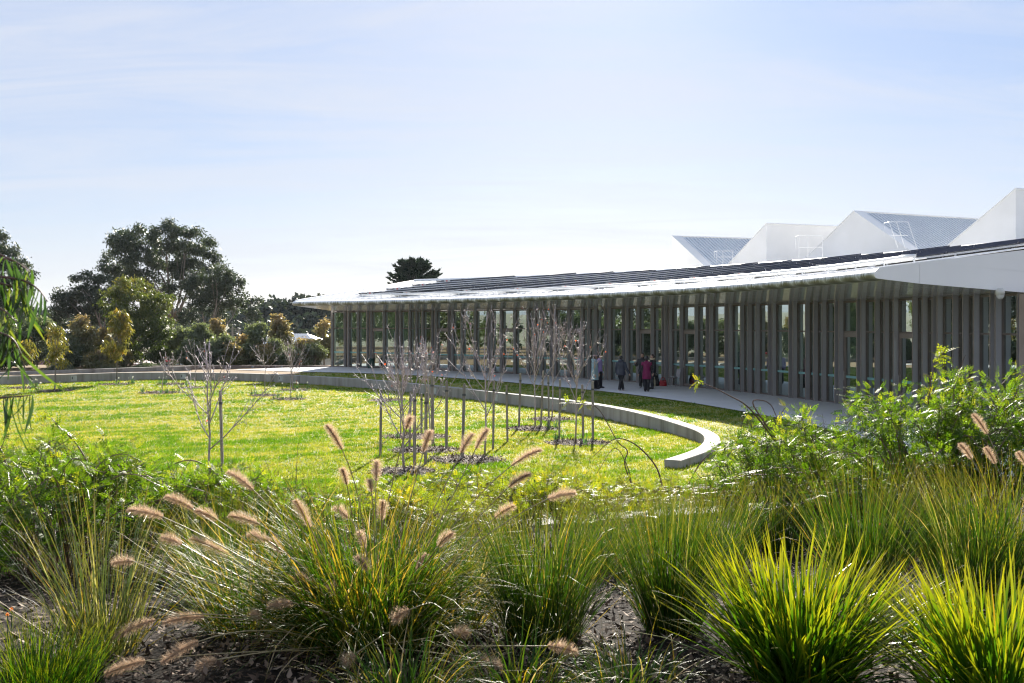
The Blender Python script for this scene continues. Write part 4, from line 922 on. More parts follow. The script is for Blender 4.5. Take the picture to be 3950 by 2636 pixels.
# ------------------------------------------------------------------ lawn blades
def turf(name, n_, region, zf, label, seed, h=(.03, .06), dmin=17, dmax=64, xr=(-.62, .62)):
    rgt = np.random.default_rng(seed); d = dmin * (dmax / dmin) ** rgt.uniform(0, 1, n_); x = rgt.uniform(xr[0], xr[1], n_) * d
    ok = region(x, d); x, d = x[ok], d[ok]; n_ = len(x)
    cl = np.clip(.68 + .55 * np.minimum(0, vnoise(x, d, .9) + .2) + .75 * np.minimum(0, vnoise(x + 40, d, 2.7) + .1) + .2 * vnoise(x - 9, d, 6) - .25 * np.clip((30 - d) / 12, 0, 1), 0, 1)       # clumpiness of the sward
    P = np.repeat(np.stack([x, d, zf(x, d) - .006], 1), 3, 0); P[:, :2] += rgt.normal(0, .03, (len(P), 2))
    hh = (h[0] + (h[1] - h[0]) * np.repeat(1 - cl, 3)) * rgt.uniform(.6, 1.5, len(P)) * (1 + np.repeat(d, 3) / 90)
    A = nrm(np.stack([rgt.normal(0, .55, len(P)), rgt.normal(0, .55, len(P)), np.ones(len(P))], 1)); S = nrm(np.cross(A, rdir3(len(P), rgt))); wv = (.005 + np.repeat(d, 3) * .00024)[:, None]
    V = np.stack([P - S * wv, P + S * wv, P + A * hh[:, None]], 1).reshape(-1, 3); Fc = np.arange(len(V)).reshape(-1, 3)
    T = np.clip(np.repeat(cl, 3) * .85 + rgt.normal(0, .13, len(P)) + .05, 0, 1)
    return setp(npobj(name, V, Fc, MT['grass'], tint=np.repeat(T, 3)), label=label, cat='grass', kind='stuff')
RINGS = []
def ring_free(x, y):
    ok = np.ones(x.shape, bool)
    for cx_, cy_r, rad in RINGS: ok &= np.hypot(x - cx_, y - cy_r) > rad * .93
    return ok

# ------------------------------------------------------------------ saplings, stakes, mulch rings, daffodils
def on_lawn(x, y):
    d = 30.0
    for _ in range(30): X = (x - 1975) / F * d; d = (EYE - float(z_lawn(np.array(X), np.array(d)))) * F / (y - 1250)
    X = (x - 1975) / F * d; return np.array((X, d, float(z_lawn(np.array(X), np.array(d)))))
RING_PX = [(2228, 1710, 1.05), (2125, 1619, 1.0), (2055, 1656, 1.05), (1606, 1687, 1.2), (1640, 1738, 1.1), (1800, 1776, 1.05), (1496, 1546, 1.05), (868, 1880, .95), (86, 1498, 1.0), (221, 1509, 1.15), (448, 1484, 1.15), (617, 1516, 1.15), (667, 1483, 1.0), (755, 1497, 1.15), (1023, 1527, .95), (1115, 1541, .95), (1140, 1505, 1.0), (1560, 1822, .9)]
chipP = []
for x, y, rad in RING_PX:
    rad *= .84; c = on_lawn(x, y); RINGS.append((c[0], c[1], rad)); rgm = np.random.default_rng(int(x)); m = MB(); k = 28
    for q, (f, hz_) in enumerate(((1.0, -.015), (.9, .015), (.5, .03), (0.02, .03))):
        for j in range(k):
            an = 2 * math.pi * j / k; r_ = rad * f * (1 + .06 * math.sin(3 * an + x) + .04 * math.sin(7 * an)); X = c[0] + math.cos(an) * r_; Y = c[1] + math.sin(an) * r_
            m.v.append((X, Y, float(z_lawn(np.array(X), np.array(Y))) + hz_ + (rgm.normal(0, .008) if f < 1 else 0)))
    for q in range(3):
        for j in range(k): m.f.append([q * k + j, q * k + (j + 1) % k, (q + 1) * k + (j + 1) % k, (q + 1) * k + j])
    setp(m.obj('mulch_ring', MT['mulch'], smooth=True), kind='structure')
    nn = int(1000 * rad * rad * (1.6 if c[1] < 35 else 1)); rr_ = rad * np.sqrt(rgm.uniform(0, 1.12, nn)); an = rgm.uniform(0, 6.283, nn)
    X = c[0] + np.cos(an) * rr_; Y = c[1] + np.sin(an) * rr_; chipP.append(np.stack([X, Y, z_lawn(X, Y) + .025 * np.clip(1.1 - rr_ / rad, 0, .9) + .015], 1))
def chips(name, P, size, label, seed, tb=0.0):
    rgc = np.random.default_rng(seed); n_ = len(P); A = nrm(np.stack([rgc.normal(0, 1, n_), rgc.normal(0, 1, n_), rgc.normal(0, .35, n_)], 1)); Nn = nrm(np.stack([rgc.normal(0, .5, n_), rgc.normal(0, .5, n_), np.ones(n_)], 1))
    V, Fc = leafquads(P, A, Nn, size * rgc.uniform(.5, 1.6, n_), size * rgc.uniform(.2, .6, n_), .15)
    return setp(npobj(name, V, Fc, MT['chips'], tint=np.repeat(np.clip(rgc.beta(1.6, 2.6, n_) + tb, 0, 1), 4)), label=label, cat='mulch', kind='stuff')
chips('mulch_chips', np.concatenate(chipP), .085, 'loose bark chips on the rings around the saplings', 5, .3)

def sapling(base, ztop, seed, label, low=.18, spread=.36, nl=9, name='bare_sapling', thick=1.0, leaves=14, group='bare saplings on the lawn', twigs=8):
    rgs = np.random.default_rng(seed); r = empty(name, base, label=label, cat='tree', group=group); base = np.array(base, float); h = ztop - base[2]; m = MB(); lp = []; mt = MB()
    thick *= .85; tr0 = .030 * thick; k = 7; wob = rgs.normal(0, .025, (k, 2)); ln_ = rgs.normal(0, .045, 2) * h; tp = [base + np.array((wob[i, 0] * i / 3 + ln_[0] * i / (k - 1), wob[i, 1] * i / 3 + ln_[1] * i / (k - 1), h * .94 * i / (k - 1) - .05 * (i == 0))) for i in range(k)]
    m.tube(tp, [tr0 * (1 - .80 * i / (k - 1)) for i in range(k)], 6)
    def at(pts, t): u = t * (len(pts) - 1); i = min(int(u), len(pts) - 2); return pts[i] + (pts[i + 1] - pts[i]) * (u - i)
    limbs = [(tp, .45)]
    for i in range(nl):
        t0 = low + (.62 - low) * (i + rgs.uniform(0, .7)) / nl; p = at(tp, t0); an = i * 2.4 + rgs.uniform(-.5, .5); L = h * (1 - t0) * rgs.uniform(.75, 1.05); th = rgs.uniform(.45, 1.05) * spread * 2.1
        pts = [p]; dirv = np.array((math.cos(an) * math.sin(th), math.sin(an) * math.sin(th), math.cos(th)))
        for q in range(5):
            dirv = nrm(dirv + np.array((0, 0, .13)) + rgs.normal(0, .05, 3)); pts.append(pts[-1] + dirv * L / 5)
        r0 = tr0 * .58 * (1 - .5 * t0); m.tube(pts, [r0 * (1 - .72 * q / 5) for q in range(6)], 5); limbs.append((pts, .12))
    for pts, s in limbs:
        for q in range(twigs):
            t = rgs.uniform(s, .96); p = at(pts, t); d0 = nrm(at(pts, min(1, t + .1)) - at(pts, max(0, t - .1))); o = rgs.normal(0, 1, 3); o = nrm(o - d0 * o.dot(d0)); dv = nrm(d0 * 1.0 + o * .6 + np.array((0, 0, .15))); L = rgs.uniform(.15, .7) * h / 3.4 * (1.2 - t * .6)
            e = p + dv * L; mid = (p + e) / 2 + rgs.normal(0, .02, 3); m.tube([p, mid, e + np.array((0, 0, L * .12))], [.0085 * thick, .0065 * thick, .004 * thick], 4)
            for _ in range(3):
                u = rgs.uniform(.2, 1); a = p + (e - p) * u; sp_ = a + nrm(dv * .5 + rgs.normal(0, .7, 3)) * rgs.uniform(.04, .11); m.tube([a, sp_], [.0055 * thick, .0035 * thick], 3)
            if rgs.uniform() < leaves / 190: lp.append(e)
        for q in range(7):
            t = rgs.uniform(max(s, .3), 1); a = at(pts, t); m.tube([a, a + nrm(rgs.normal(0, 1, 3) + np.array((0, 0, .5))) * rgs.uniform(.04, .12)], [.006 * thick, .0035 * thick], 3)
    m.obj('branches', MT['twig'], r, smooth=True)
    if lp:
        P = np.array(lp); V, Fc = leafquads(P, rdir3(len(P), rgs) + np.array((0, 0, -.6)), rdir3(len(P), rgs), np.full(len(P), .06), np.full(len(P), .05)); npobj('last_leaves', V, Fc, MT['redleaf'], r, tint=np.repeat(rgs.uniform(0, 1, len(P)), 4))
    return r
SAP = [  # base x, base y, top y, low fork, spread, limbs, thickness, label
    (807, 1858, 1275, .22, .46, 7, 1.15, 'bare sapling standing alone on the lawn beside a single stake'),
    (1559, 1824, 1262, .17, .44, 9, 1.15, 'nearest many stemmed bare sapling in the middle of the staked group'),
    (1545, 1681, 1300, .2, .40, 7, 1.05, 'bare sapling just behind the nearest many stemmed one'),
    (1660, 1700, 1270, .2, .36, 7, 1.05, 'bare sapling between the two thick stakes of the middle group'),
    (1869, 1756, 1168, .24, .36, 8, 1.1, 'tall bare sapling between the middle group and the right group'),
    (2064, 1650, 1180, .30, .34, 8, 1.1, 'bare sapling on the left ring of the right group'),
    (2129, 1612, 1170, .30, .30, 7, 1.1, 'rear bare sapling of the right group against the facade'),
    (2220, 1694, 1215, .24, .34, 8, 1.1, 'nearest bare sapling of the right group on the front ring'),
    (625, 1509, 1355, .45, .5, 4, .9, 'thin bare sapling below the chalkboard'),
    (667, 1481, 1345, .4, .45, 4, .9, 'thin bare sapling close to the wall behind the chalkboard ring'),
    (753, 1492, 1300, .3, .4, 5, .9, 'thin bare sapling right of the chalkboard'),
    (1023, 1525, 1300, .45, .45, 5, 1.0, 'slender bare sapling with one bent trunk left of the pavilion'),
    (1118, 1537, 1280, .28, .34, 6, .9, 'bare sapling before the left corner of the pavilion'),
    (1130, 1503, 1300, .25, .3, 5, .9, 'thin bare sapling behind the one at the pavilion corner'),
    (1498, 1546, 1400, .3, .4, 4, .8, 'small bare sapling on the ring behind the staked group')]
for i, (x, y, yt, low, spd, nl, tk, lab) in enumerate(SAP):
    b = on_lawn(x, y); sapling(b, EYE - (yt - 1250) / F * b[1], 200 + i, lab, low, spd, nl, thick=tk, twigs=8 if nl > 6 else 4)
STK = [(850, 1508, 860, 1848, 'stake leaning beside the lone sapling on the left'), (1470, 1503, 1467, 1762, 'leftmost stake of the middle group'), (1599, 1504, 1599, 1800, 'nearest stake of the middle group'),
       (1644, 1515, 1641, 1793, 'front stake right of the many stemmed sapling'), (1667, 1450, 1670, 1720, 'thick tall stake behind the middle sapling'), (1584, 1510, 1579, 1731, 'stake half hidden behind the many stemmed sapling'),
       (1723, 1471, 1722, 1734, 'stake on the right side of the middle ring'), (1791, 1483, 1783, 1772, 'stake left of the tall lone sapling in the middle'), (1905, 1469, 1902, 1733, 'stake right of the tall lone sapling in the middle'),
       (1954, 1488, 1958, 1706, 'single stake between the middle and right groups'), (2008, 1440, 2001, 1650, 'leftmost stake of the right group'), (2095, 1432, 2086, 1643, 'stake behind the left sapling of the right group'),
       (2115, 1450, 2118, 1652, 'stake between the two left saplings of the right group'), (2160, 1464, 2157, 1694, 'stake left of the nearest right sapling'), (2246, 1485, 2250, 1690, 'stake just right of the nearest right sapling'),
       (2286, 1471, 2287, 1697, 'rightmost stake of the lawn below the people'), (1626, 1520, 1626, 1672, 'far thin stake in the middle group')]
for i, (x0, y0, x1, y1, lab) in enumerate(STK):
    b = on_lawn(x1, y1); t = px(x0, y0, b[1]); rot = Matrix.Rotation(i * .37, 3, 'Z'); m = MB(); s = .026 if i != 4 else .038; dx = t - b
    P0 = [b + np.array(rot @ Vector(q)) - np.array((0, 0, .2)) for q in ((-s, -s, 0), (s, -s, 0), (s, s, 0), (-s, s, 0))]; P1 = [t + np.array(rot @ Vector(q)) for q in ((-s, -s, 0), (s, -s, 0), (s, s, 0), (-s, s, .02))]
    m.hexa(P0, P1); so2 = m.obj('timber_stake', MT['timber']); q_ = b + (t - b) * .86; m = MB(); m.box(q_, (s * 2.5, s * 2.5, .05), rot); m.obj('tie', MT['sleeper'], so2); setp(so2, label='grey weathered timber ' + lab, cat='stake', group='timber stakes on the lawn')
# leafy gum saplings at the left of the lawn
for i, (x, y, yt, yb, hw, mt, lab) in enumerate(((91, 1496, 1300, 1405, 42, 'golden', 'leafy golden sapling at the left edge of the lawn'), (209, 1504, 1255, 1410, 45, 'golden', 'leafy yellow green sapling second from the left on the lawn'), (448, 1479, 1205, 1395, 60, 'golden', 'leafy golden sapling tallest on the far lawn'))):
    b = on_lawn(x, y); d = b[1]; rgx = np.random.default_rng(300 + i); top = px(x + 10, yt, d); bot = px(x, yb, d); H_ = top[2] - bot[2]; W_ = hw / F * d; lobes = []
    for q in range(13):
        t = rgx.uniform(0.08, .95); an = q * 2.4; rr = W_ * (.75 if t < .55 else .75 - (t - .55) * 1.1); lobes.append((np.array((b[0] + .12 + math.cos(an) * rr * .7, d + math.sin(an) * rr * .7, bot[2] + H_ * t)), (W_ * .34, W_ * .34, H_ * .13)))
    tree('gum_sapling', b, (b[0] + .05, d, bot[2] + H_ * .2), lobes, MT[mt], lab, 'leafy saplings on the far lawn', per=1500, leaf=.24, seed=310 + i, tr=.045, droop=1.4, sub=.25, wr=.26, tint_fn=lambda V, T: np.clip(T * .95, 0, 1))
# daffodils around the rings
def daff_proto():
    rgd = np.random.default_rng(9); r = empty('daffodil', (0, 0, 0)); V = []; Fc = []
    n_ = 9; P = np.stack([rgd.normal(0, .03, n_), rgd.normal(0, .03, n_), np.zeros(n_)], 1); A = nrm(np.stack([rgd.normal(0, .28, n_), rgd.normal(0, .28, n_), np.ones(n_)], 1)); V, Fc = leafquads(P, A, rdir3(n_, rgd), rgd.uniform(.22, .36, n_), np.full(n_, .03), .1)
    npobj('leaves', V, Fc, MT['daff'], r, tint=np.repeat(rgd.uniform(0, 1, n_), 4))
    m = MB(); m.tube([(0, 0, 0), (.01, 0, .25), (.02, -.01, .38)], [.006, .005, .005], 4); m.obj('stem', MT['daff'], r)
    n_ = 6; an = np.arange(6) * math.pi / 3; P = np.tile(np.array((.02, -.015, .39)), (n_, 1)); A = nrm(np.stack([np.cos(an), np.full(n_, -.25), np.sin(an)], 1)); V, Fc = leafquads(P, A, np.tile(np.array((0, -1., 0)), (n_, 1)), np.full(n_, .055), np.full(n_, .04)); fl = npobj('flower', V, Fc, MT['petal'], r, tint=np.zeros(n_ * 4))
    m = MB(); m.tube([(.02, -.015, .39), (.02, -.05, .388)], [.012, .02], 8, cap=False); m.obj('trumpet', MT['petal'], fl)
    return r
dp = daff_proto(); first = True; rgd = np.random.default_rng(77)
RNAME = {0: 'front ring of the right group', 2: 'left ring of the right group', 3: 'rear middle ring', 7: 'ring of the lone sapling', 8: 'ring of the leftmost golden sapling', 9: 'ring of the second leafy sapling', 10: 'ring of the tall golden sapling', 11: 'wide ring below the chalkboard', 12: 'ring close to the wall behind the chalkboard', 13: 'ring right of the chalkboard', 14: 'ring left of the pavilion', 15: 'ring before the pavilion corner', 16: 'far ring before the pavilion corner'}
for ri, cnt in ((0, 4), (2, 3), (3, 2), (7, 3), (8, 5), (9, 7), (10, 6), (11, 8), (12, 5), (13, 5), (14, 2), (15, 6), (16, 6)):
    cx_, cy_r, rad = RINGS[ri]
    for q in range(cnt):
        an = rgd.uniform(0, 6.283); X = cx_ + math.cos(an) * rad * rgd.uniform(.75, 1.0); Y = cy_r + math.sin(an) * rad * rgd.uniform(.75, 1.0); lc = (X, Y, float(z_lawn(np.array(X), np.array(Y))))
        k_ = dict(label='white daffodil at the ' + RNAME[ri], category='daffodil', group='daffodils at the ' + RNAME[ri])
        if first: dp.location = lc; [dp.__setitem__(a, b) for a, b in k_.items()]; first = False
        else: copy_tree(dp, lc, rgd.uniform(0, 6.28), rgd.uniform(.8, 1.15), **k_)

lawn_reg = lambda x, y: inside(LAWNPOLY, x, y) & (y > bed_y(x) + .05) & ring_free(x, y)
turf('lawn_grass', 240000, lawn_reg, z_lawn, 'short sunlit grass of the lawn', 61)
turf('verge_grass', 90000, lambda x, y: out_lawn(x, y) & ~dry(x, y) & (y > bed_y(x) + .05) & (np.hypot(x - CX, y - CY) < 51) & (x < np.interp(y, PE[::-1, 1], PE[::-1, 0]) - .05), lambda x, y: np.maximum(z_verge(x, y), z_lawn(x, y)), 'shaded grass strip between wall and path', 62, xr=(-.3, .45))

# ------------------------------------------------------------------ planted bank
def blades(n_, base_r, L, lean, droop, width, rgb, seg=5, lmin=.55, az=None, wpow=2.2):
    a = rgb.uniform(0, 6.283, n_) if az is None else az[0] + rgb.normal(0, az[1], n_); rr = base_r * np.sqrt(rgb.uniform(0, 1, n_)); ph = a + rgb.normal(0, .6, n_)
    p = np.stack([np.cos(ph) * rr, np.sin(ph) * rr, np.zeros(n_)], 1); th = lean * rgb.uniform(0, 1, n_) ** .7 * (.4 + .6 * rr / max(base_r, 1e-6)); dr = droop * rgb.uniform(.1, 1.3, n_) * np.where(rgb.uniform(0, 1, n_) < .16, 2.4, 1); ln = L * rgb.uniform(0, 1, n_) ** .55 * (1.08 - lmin * .55) + L * lmin * .5; ln = np.minimum(ln, L * 1.12); a = a + rgb.normal(0, .25, n_)
    dirh = np.stack([np.cos(a), np.sin(a), np.zeros(n_)], 1); tw = rgb.uniform(-1.2, 1.2, n_); side = np.stack([-np.sin(a + tw), np.cos(a + tw), np.zeros(n_)], 1)
    V = np.zeros((n_, seg + 1, 2, 3)); al = np.zeros((n_, seg + 1, 2)); wv = width * rgb.uniform(.6, 1.2, n_)
    for k in range(seg + 1):
        t = k / seg; ww = wv * max(.06, (1 - t ** wpow)) * (.7 + .3 * min(1, t * 4)); V[:, k, 0] = p + side * ww[:, None] / 2; V[:, k, 1] = p - side * ww[:, None] / 2; al[:, k] = t
        ang = th + dr * (t + .5 / seg) ** 1.6; p = p + (dirh * np.sin(ang)[:, None] + np.array((0, 0, 1.)) * np.cos(ang)[:, None]) * (ln / seg)[:, None]
    idx = np.arange(n_ * (seg + 1) * 2).reshape(n_, seg + 1, 2); Fc = np.stack([idx[:, :-1, 0], idx[:, :-1, 1], idx[:, 1:, 1], idx[:, 1:, 0]], -1).reshape(-1, 4)
    tint = np.repeat(rgb.uniform(0, 1, n_) ** 1.1, (seg + 1) * 2); return V.reshape(-1, 3), Fc, tint, al.ravel()
def tussock(name, x, y, n_, L, base_r, lean, droop, width, mt, seed, label, cat='grass tussock', seg=5, az=None, lmin=.55, dead=0):
    rgb = np.random.default_rng(seed); z = float(z_bed(np.array(x), np.array(y))); r = empty(name, (x, y, z), label=label, cat=cat)
    V, Fc, T, al = blades(n_, base_r, L, lean, droop, width, rgb, seg, lmin, az, 7.0 if width > .012 else 2.2); o = npobj('blades', V + np.array((x, y, z - .02)), Fc, MT[mt], r, tint=T, along=al); o['kind'] = 'stuff'
    if dead:
        V, Fc, T, al = blades(dead, base_r, L * .9, lean * 1.5, droop * 1.9, width, rgb, seg, .5); o = npobj('dry_blades', V + np.array((x, y, z - .02)), Fc, MT['fountain'], r, tint=np.clip(T * .12 + .88, 0, 1), along=al * .3); o['kind'] = 'stuff'
    return r
bx = lambda p, d: (p - 1975) / F * d
tussock('mat_rush', bx(3080, 4.55), 4.55, 820, .72, .20, 1.1, .4, .0132, 'mat_rush', 400, 'large glowing yellow green mat rush at the lower right', seg=4, dead=25)
tussock('mat_rush', bx(3830, 4.15), 4.1, 720, .68, .19, 1.05, .4, .0132, 'mat_rush', 401, 'glowing yellow green mat rush in the lower right corner', seg=4, dead=20)
tussock('grass_tussock', bx(2590, 5.5), 5.5, 750, .92, .14, .55, .35, .006, 'tussock', 402, 'upright dark green grass tussock left of the large mat rush', dead=30)
tussock('grass_tussock', bx(2090, 5.35), 5.35, 850, .92, .20, .65, .55, .006, 'tussock', 403, 'wide green grass tussock right of the fountain grass', dead=40)
tussock('grass_tussock', bx(400, 4.95), 4.95, 270, .92, .15, .75, .30, .0065, 'greyrush', 404, 'sparse grey green tussock fanning out at the lower left', dead=35)
tussock('grass_tussock', bx(140, 4.35), 4.35, 900, .36, .24, .85, .4, .0045, 'mat_rush', 405, 'low fine bright green tussock in the lower left corner', dead=20)
tussock('grass_tussock', bx(3330, 6.6), 6.6, 600, 1.0, .18, .6, .35, .007, 'tussock', 406, 'tall green tussock behind the large mat rush', dead=20)
tussock('grass_tussock', bx(3760, 6.1), 6.1, 600, .95, .18, .6, .4, .007, 'tussock', 407, 'tall green tussock behind the corner mat rush', dead=30)
tussock('grass_tussock', bx(2330, 7.4), 7.4, 420, .72, .22, .6, .4, .007, 'tussock', 408, 'green tussock in the second row right of the fountain grass', dead=15)
tussock('grass_tussock', bx(2760, 7.6), 7.6, 450, .76, .22, .65, .4, .007, 'tussock', 409, 'green tussock in the second row before the concrete walk', dead=15)
tussock('grass_tussock', bx(2990, 8.6), 8.6, 420, .76, .22, .6, .4, .008, 'tussock', 410, 'green tussock in the third row before the big right shrub', dead=10)
tussock('grass_tussock', bx(1830, 7.2), 7.2, 380, .62, .22, .65, .5, .007, 'tussock', 411, 'green tussock in the second row behind the fountain grass', dead=10)
tussock('grass_tussock', bx(2560, 9.6), 9.6, 350, .6, .22, .6, .4, .008, 'tussock', 412, 'thin green tussock beyond the concrete walk', dead=10)
tussock('grass_tussock', bx(820, 6.6), 6.6, 450, .75, .16, .5, .3, .006, 'tussock', 413, 'small upright green tussock left of the fountain grass', dead=10)
tussock('grass_tussock', bx(3560, 8.2), 8.2, 420, .8, .22, .6, .4, .008, 'tussock', 414, 'green tussock at the foot of the big right shrub', dead=10)

# fountain grass with its plumes
fgx, fgy = bx(1430, 5.15), 5.15; fgz = float(z_bed(np.array(fgx), np.array(fgy)))
fg = empty('fountain_grass', (fgx, fgy, fgz), label='big arching fountain grass with tan bottlebrush plumes in the foreground', cat='grass')
rgb = np.random.default_rng(500)
V, Fc, T, al = blades(1500, .28, .98, .95, 1.25, .0085, rgb, 8, .5); o = npobj('blades', V + np.array((fgx, fgy, fgz - .02)), Fc, MT['fountain'], fg, tint=T * .92, along=al); o['kind'] = 'stuff'
V, Fc, T, al = blades(300, .26, 1.12, 1.2, .8, .0075, rgb, 8, .5, az=(math.pi, .7)); o = npobj('blades', V + np.array((fgx - .1, fgy, fgz - .02)), Fc, MT['fountain'], fg, tint=T, along=al); o['kind'] = 'stuff'
V, Fc, T, al = blades(240, .28, .95, 1.25, 1.5, .0085, rgb, 7, .5); o = npobj('dry_blades', V + np.array((fgx, fgy, fgz - .02)), Fc, MT['fountain'], fg, tint=np.clip(.9 + T * .1, 0, 1), along=al * .3); o['kind'] = 'stuff'
def plume(parent, a, b, root, seed, fat=1.0):
    rgp = np.random.default_rng(seed); a = np.array(a); b = np.array(b); ln = np.linalg.norm(b - a); ax = nrm(b - a); n_ = int(1600 * min(1.3, max(.5, ln / .15)))
    t = rgp.uniform(0, 1, n_); sagv = np.array((0, 0, -.03)) * ln / .15; P = a + (b - a) * t[:, None] + sagv * (t[:, None] ** 2)
    o_ = rdir3(n_, rgp); o_ = nrm(o_ - (o_ @ ax)[:, None] * ax); D = nrm(o_ + ax * rgp.uniform(.35, .95, n_)[:, None]); L = .034 * fat * rgp.uniform(.35, 1.3, n_) * np.sqrt(np.clip(np.sin(np.pi * np.clip(t * .86 + .10, 0, 1)), .15, 1))
    S = nrm(np.cross(D, rdir3(n_, rgp))) * .00045; V = np.stack([P - S, P + S, P + D * L[:, None] + S * .3, P + D * L[:, None] - S * .3], 1).reshape(-1, 3)
    pl = npobj('plume', V, np.arange(n_ * 4).reshape(-1, 4), MT['plume'], parent, tint=np.repeat(rgp.uniform(0, 1, n_), 4))
    root = np.array(root) + rgp.normal(0, .05, 3) * np.array((1, 1, 0)); c = a - ax * np.linalg.norm(a - root) * .38; ts = np.linspace(0, 1, 10); pts = [(1 - u) ** 2 * root + 2 * u * (1 - u) * c + u * u * a for u in ts] + [a + (b - a) * .5 + sagv * .25, b + sagv]
    m = MB(); m.tube(pts, [.0028] * 10 + [.003, .0012], 5); m.obj('stem', MT['straw'], pl, smooth=True); return pl
PL = [((1320, 1735), (1259, 1612)), ((1338, 1870), (1320, 1790)), ((1451, 1859), (1454, 1757)), ((1433, 1898), (1425, 1840)), ((1567, 1656), (1585, 1594)), ((1632, 1746), (1661, 1641)), ((1777, 1750), (1824, 1652)), ((1835, 1732), (1882, 1634)), ((1349, 2000), (1291, 1942)), ((1472, 2007), (1476, 1913)), ((1197, 2036), (1139, 1902)),
      ((1407, 2116), (1385, 2036)), ((1422, 2203), (1378, 2130)), ((1606, 2199), (1643, 2123)), ((1690, 2109), (1744, 2036)), ((1204, 2254), (1139, 2206)), ((1132, 2326), (1034, 2319)), ((1581, 2352), (1515, 2380)), ((1291, 2304), (1270, 2246)), ((1374, 2520), (1327, 2553)), ((1907, 2000), (1983, 1931)), ((1972, 1797), (2088, 1706)), ((1962, 1880), (2045, 1804)), ((2110, 1927), (2219, 1877)),
      ((2110, 2493), (2226, 2493)), ((1842, 2543), (1936, 2558)), ((1740, 2442), (1806, 2427)), ((630, 1996), (493, 1938)), ((746, 1964), (638, 1891)), ((840, 2007), (754, 1949)), ((1003, 2025), (884, 1964)), ((884, 2145), (732, 2043)), ((703, 2101), (623, 2054)), ((522, 2167), (435, 2152)), ((601, 2391), (435, 2431)), ((790, 2380), (630, 2373)), ((768, 2475), (623, 2529)), ((565, 2550), (406, 2572)), ((978, 1891), (877, 1793)), ((1007, 2384), (971, 2355)), ((840, 2545), (760, 2560)), ((1040, 2090), (960, 2040)), ((1090, 2140), (1040, 2060))]
for i, (a, b) in enumerate(PL):
    rgp = np.random.default_rng(600 + i); ym = (a[1] + b[1]) / 2; d = np.interp(ym, [1600, 1900, 2200, 2600], [5.35, 5.2, 4.85, 4.45]) + rgp.uniform(-.15, .15)
    plume(fg, px(*a, d), px(*b, d + rgp.uniform(-.07, .07)), (fgx, fgy, fgz), 600 + i, 1.12 if i not in (17, 19) else 1.35)
for i, (xp, d, n_, L, lean, drp, lab) in enumerate(((980, 5.55, 620, .88, .95, .95, 'smaller fountain grass clump at the left flank of the big one'), (1700, 5.6, 560, .80, .9, 1.0, 'smaller fountain grass clump at the right flank of the big one'), (1560, 4.2, 300, .44, 1.1, 1.5, 'low drooping fountain grass at the bottom edge in the middle'), (1990, 4.4, 220, .40, 1.1, 1.5, 'low messy grass at the bottom edge right of the middle'), (2420, 4.5, 260, .34, 1.15, 1.4, 'low sparse grass at the bottom edge before the upright tussock'), (3480, 5.4, 360, .5, 1.1, 1.2, 'low dry grass between the two mat rushes'))):
    x = bx(xp, d); z = float(z_bed(np.array(x), np.array(d))); r = empty('fountain_grass', (x, d, z), label=lab, cat='grass'); rgq = np.random.default_rng(560 + i)
    V, Fc, T, al = blades(n_, .22, L, lean, drp, .0075, rgq, 6, .4); o = npobj('blades', V + np.array((x, d, z - .02)), Fc, MT['fountain' if i < 4 else 'tussock'], r, tint=T * .93, along=al); o['kind'] = 'stuff'
    V, Fc, T, al = blades(n_ // 6, .24, L * 1.1, lean * 1.1, drp * 1.3, .0075, rgq, 6, .4); o = npobj('dry_blades', V + np.array((x, d, z - .02)), Fc, MT['fountain'], r, tint=np.clip(.86 + T * .14, 0, 1), along=al * .3); o['kind'] = 'stuff'
f2 = empty('fountain_grass', (bx(3900, 6.4), 6.4, float(z_bed(np.array(3.2), np.array(6.4)))), label='fountain grass with dark plumes at the right edge before the big shrub', cat='grass')
V, Fc, T, al = blades(350, .16, 1.0, .6, .6, .008, rgb, 6, .5); o = npobj('blades', V + np.array(f2.location), Fc, MT['fountain'], f2, tint=T, along=al); o['kind'] = 'stuff'
for i, (a, b) in enumerate((((3808, 1675), (3753, 1577)), ((3749, 1773), (3702, 1696)), ((3840, 1790), (3800, 1710)), ((3960, 1800), (3925, 1730)))): plume(f2, px(*a, 6.3), px(*b, 6.3), f2.location, 680 + i)

# pinnate leaf shrubs
def pinn_template(nlf=9):
    P = []; A = []
    for i in range(nlf // 2):
        x = .18 + .72 * i / (nlf // 2)
        for s in (-1, 1): P.append((x, 0, 0)); A.append((.45, s * .9, -.05))
    P.append((.92, 0, 0)); A.append((1, 0, -.1)); n_ = len(P)
    V, Fc = leafquads(np.array(P, float), np.array(A, float), np.tile(np.array((0, 0, 1.)), (n_, 1)), np.full(n_, .30), np.full(n_, .145)); return V, Fc
PT, PF = pinn_template()
def pinnate(P, A, Nn, L, T):
    A = nrm(A); S = nrm(np.cross(Nn, A)); Nn = np.cross(A, S); n_ = len(P); V = P[:, None] + L[:, None, None] * (PT[None, :, 0:1] * A[:, None] + PT[None, :, 1:2] * S[:, None] + PT[None, :, 2:3] * Nn[:, None] - .12 * (PT[None, :, 0:1] ** 2) * np.array((0, 0, 1.)))
    k = len(PT); Fc = (np.arange(n_)[:, None, None] * k + PF[None]).reshape(-1, 4); return V.reshape(-1, 3), Fc, np.repeat(T, k)
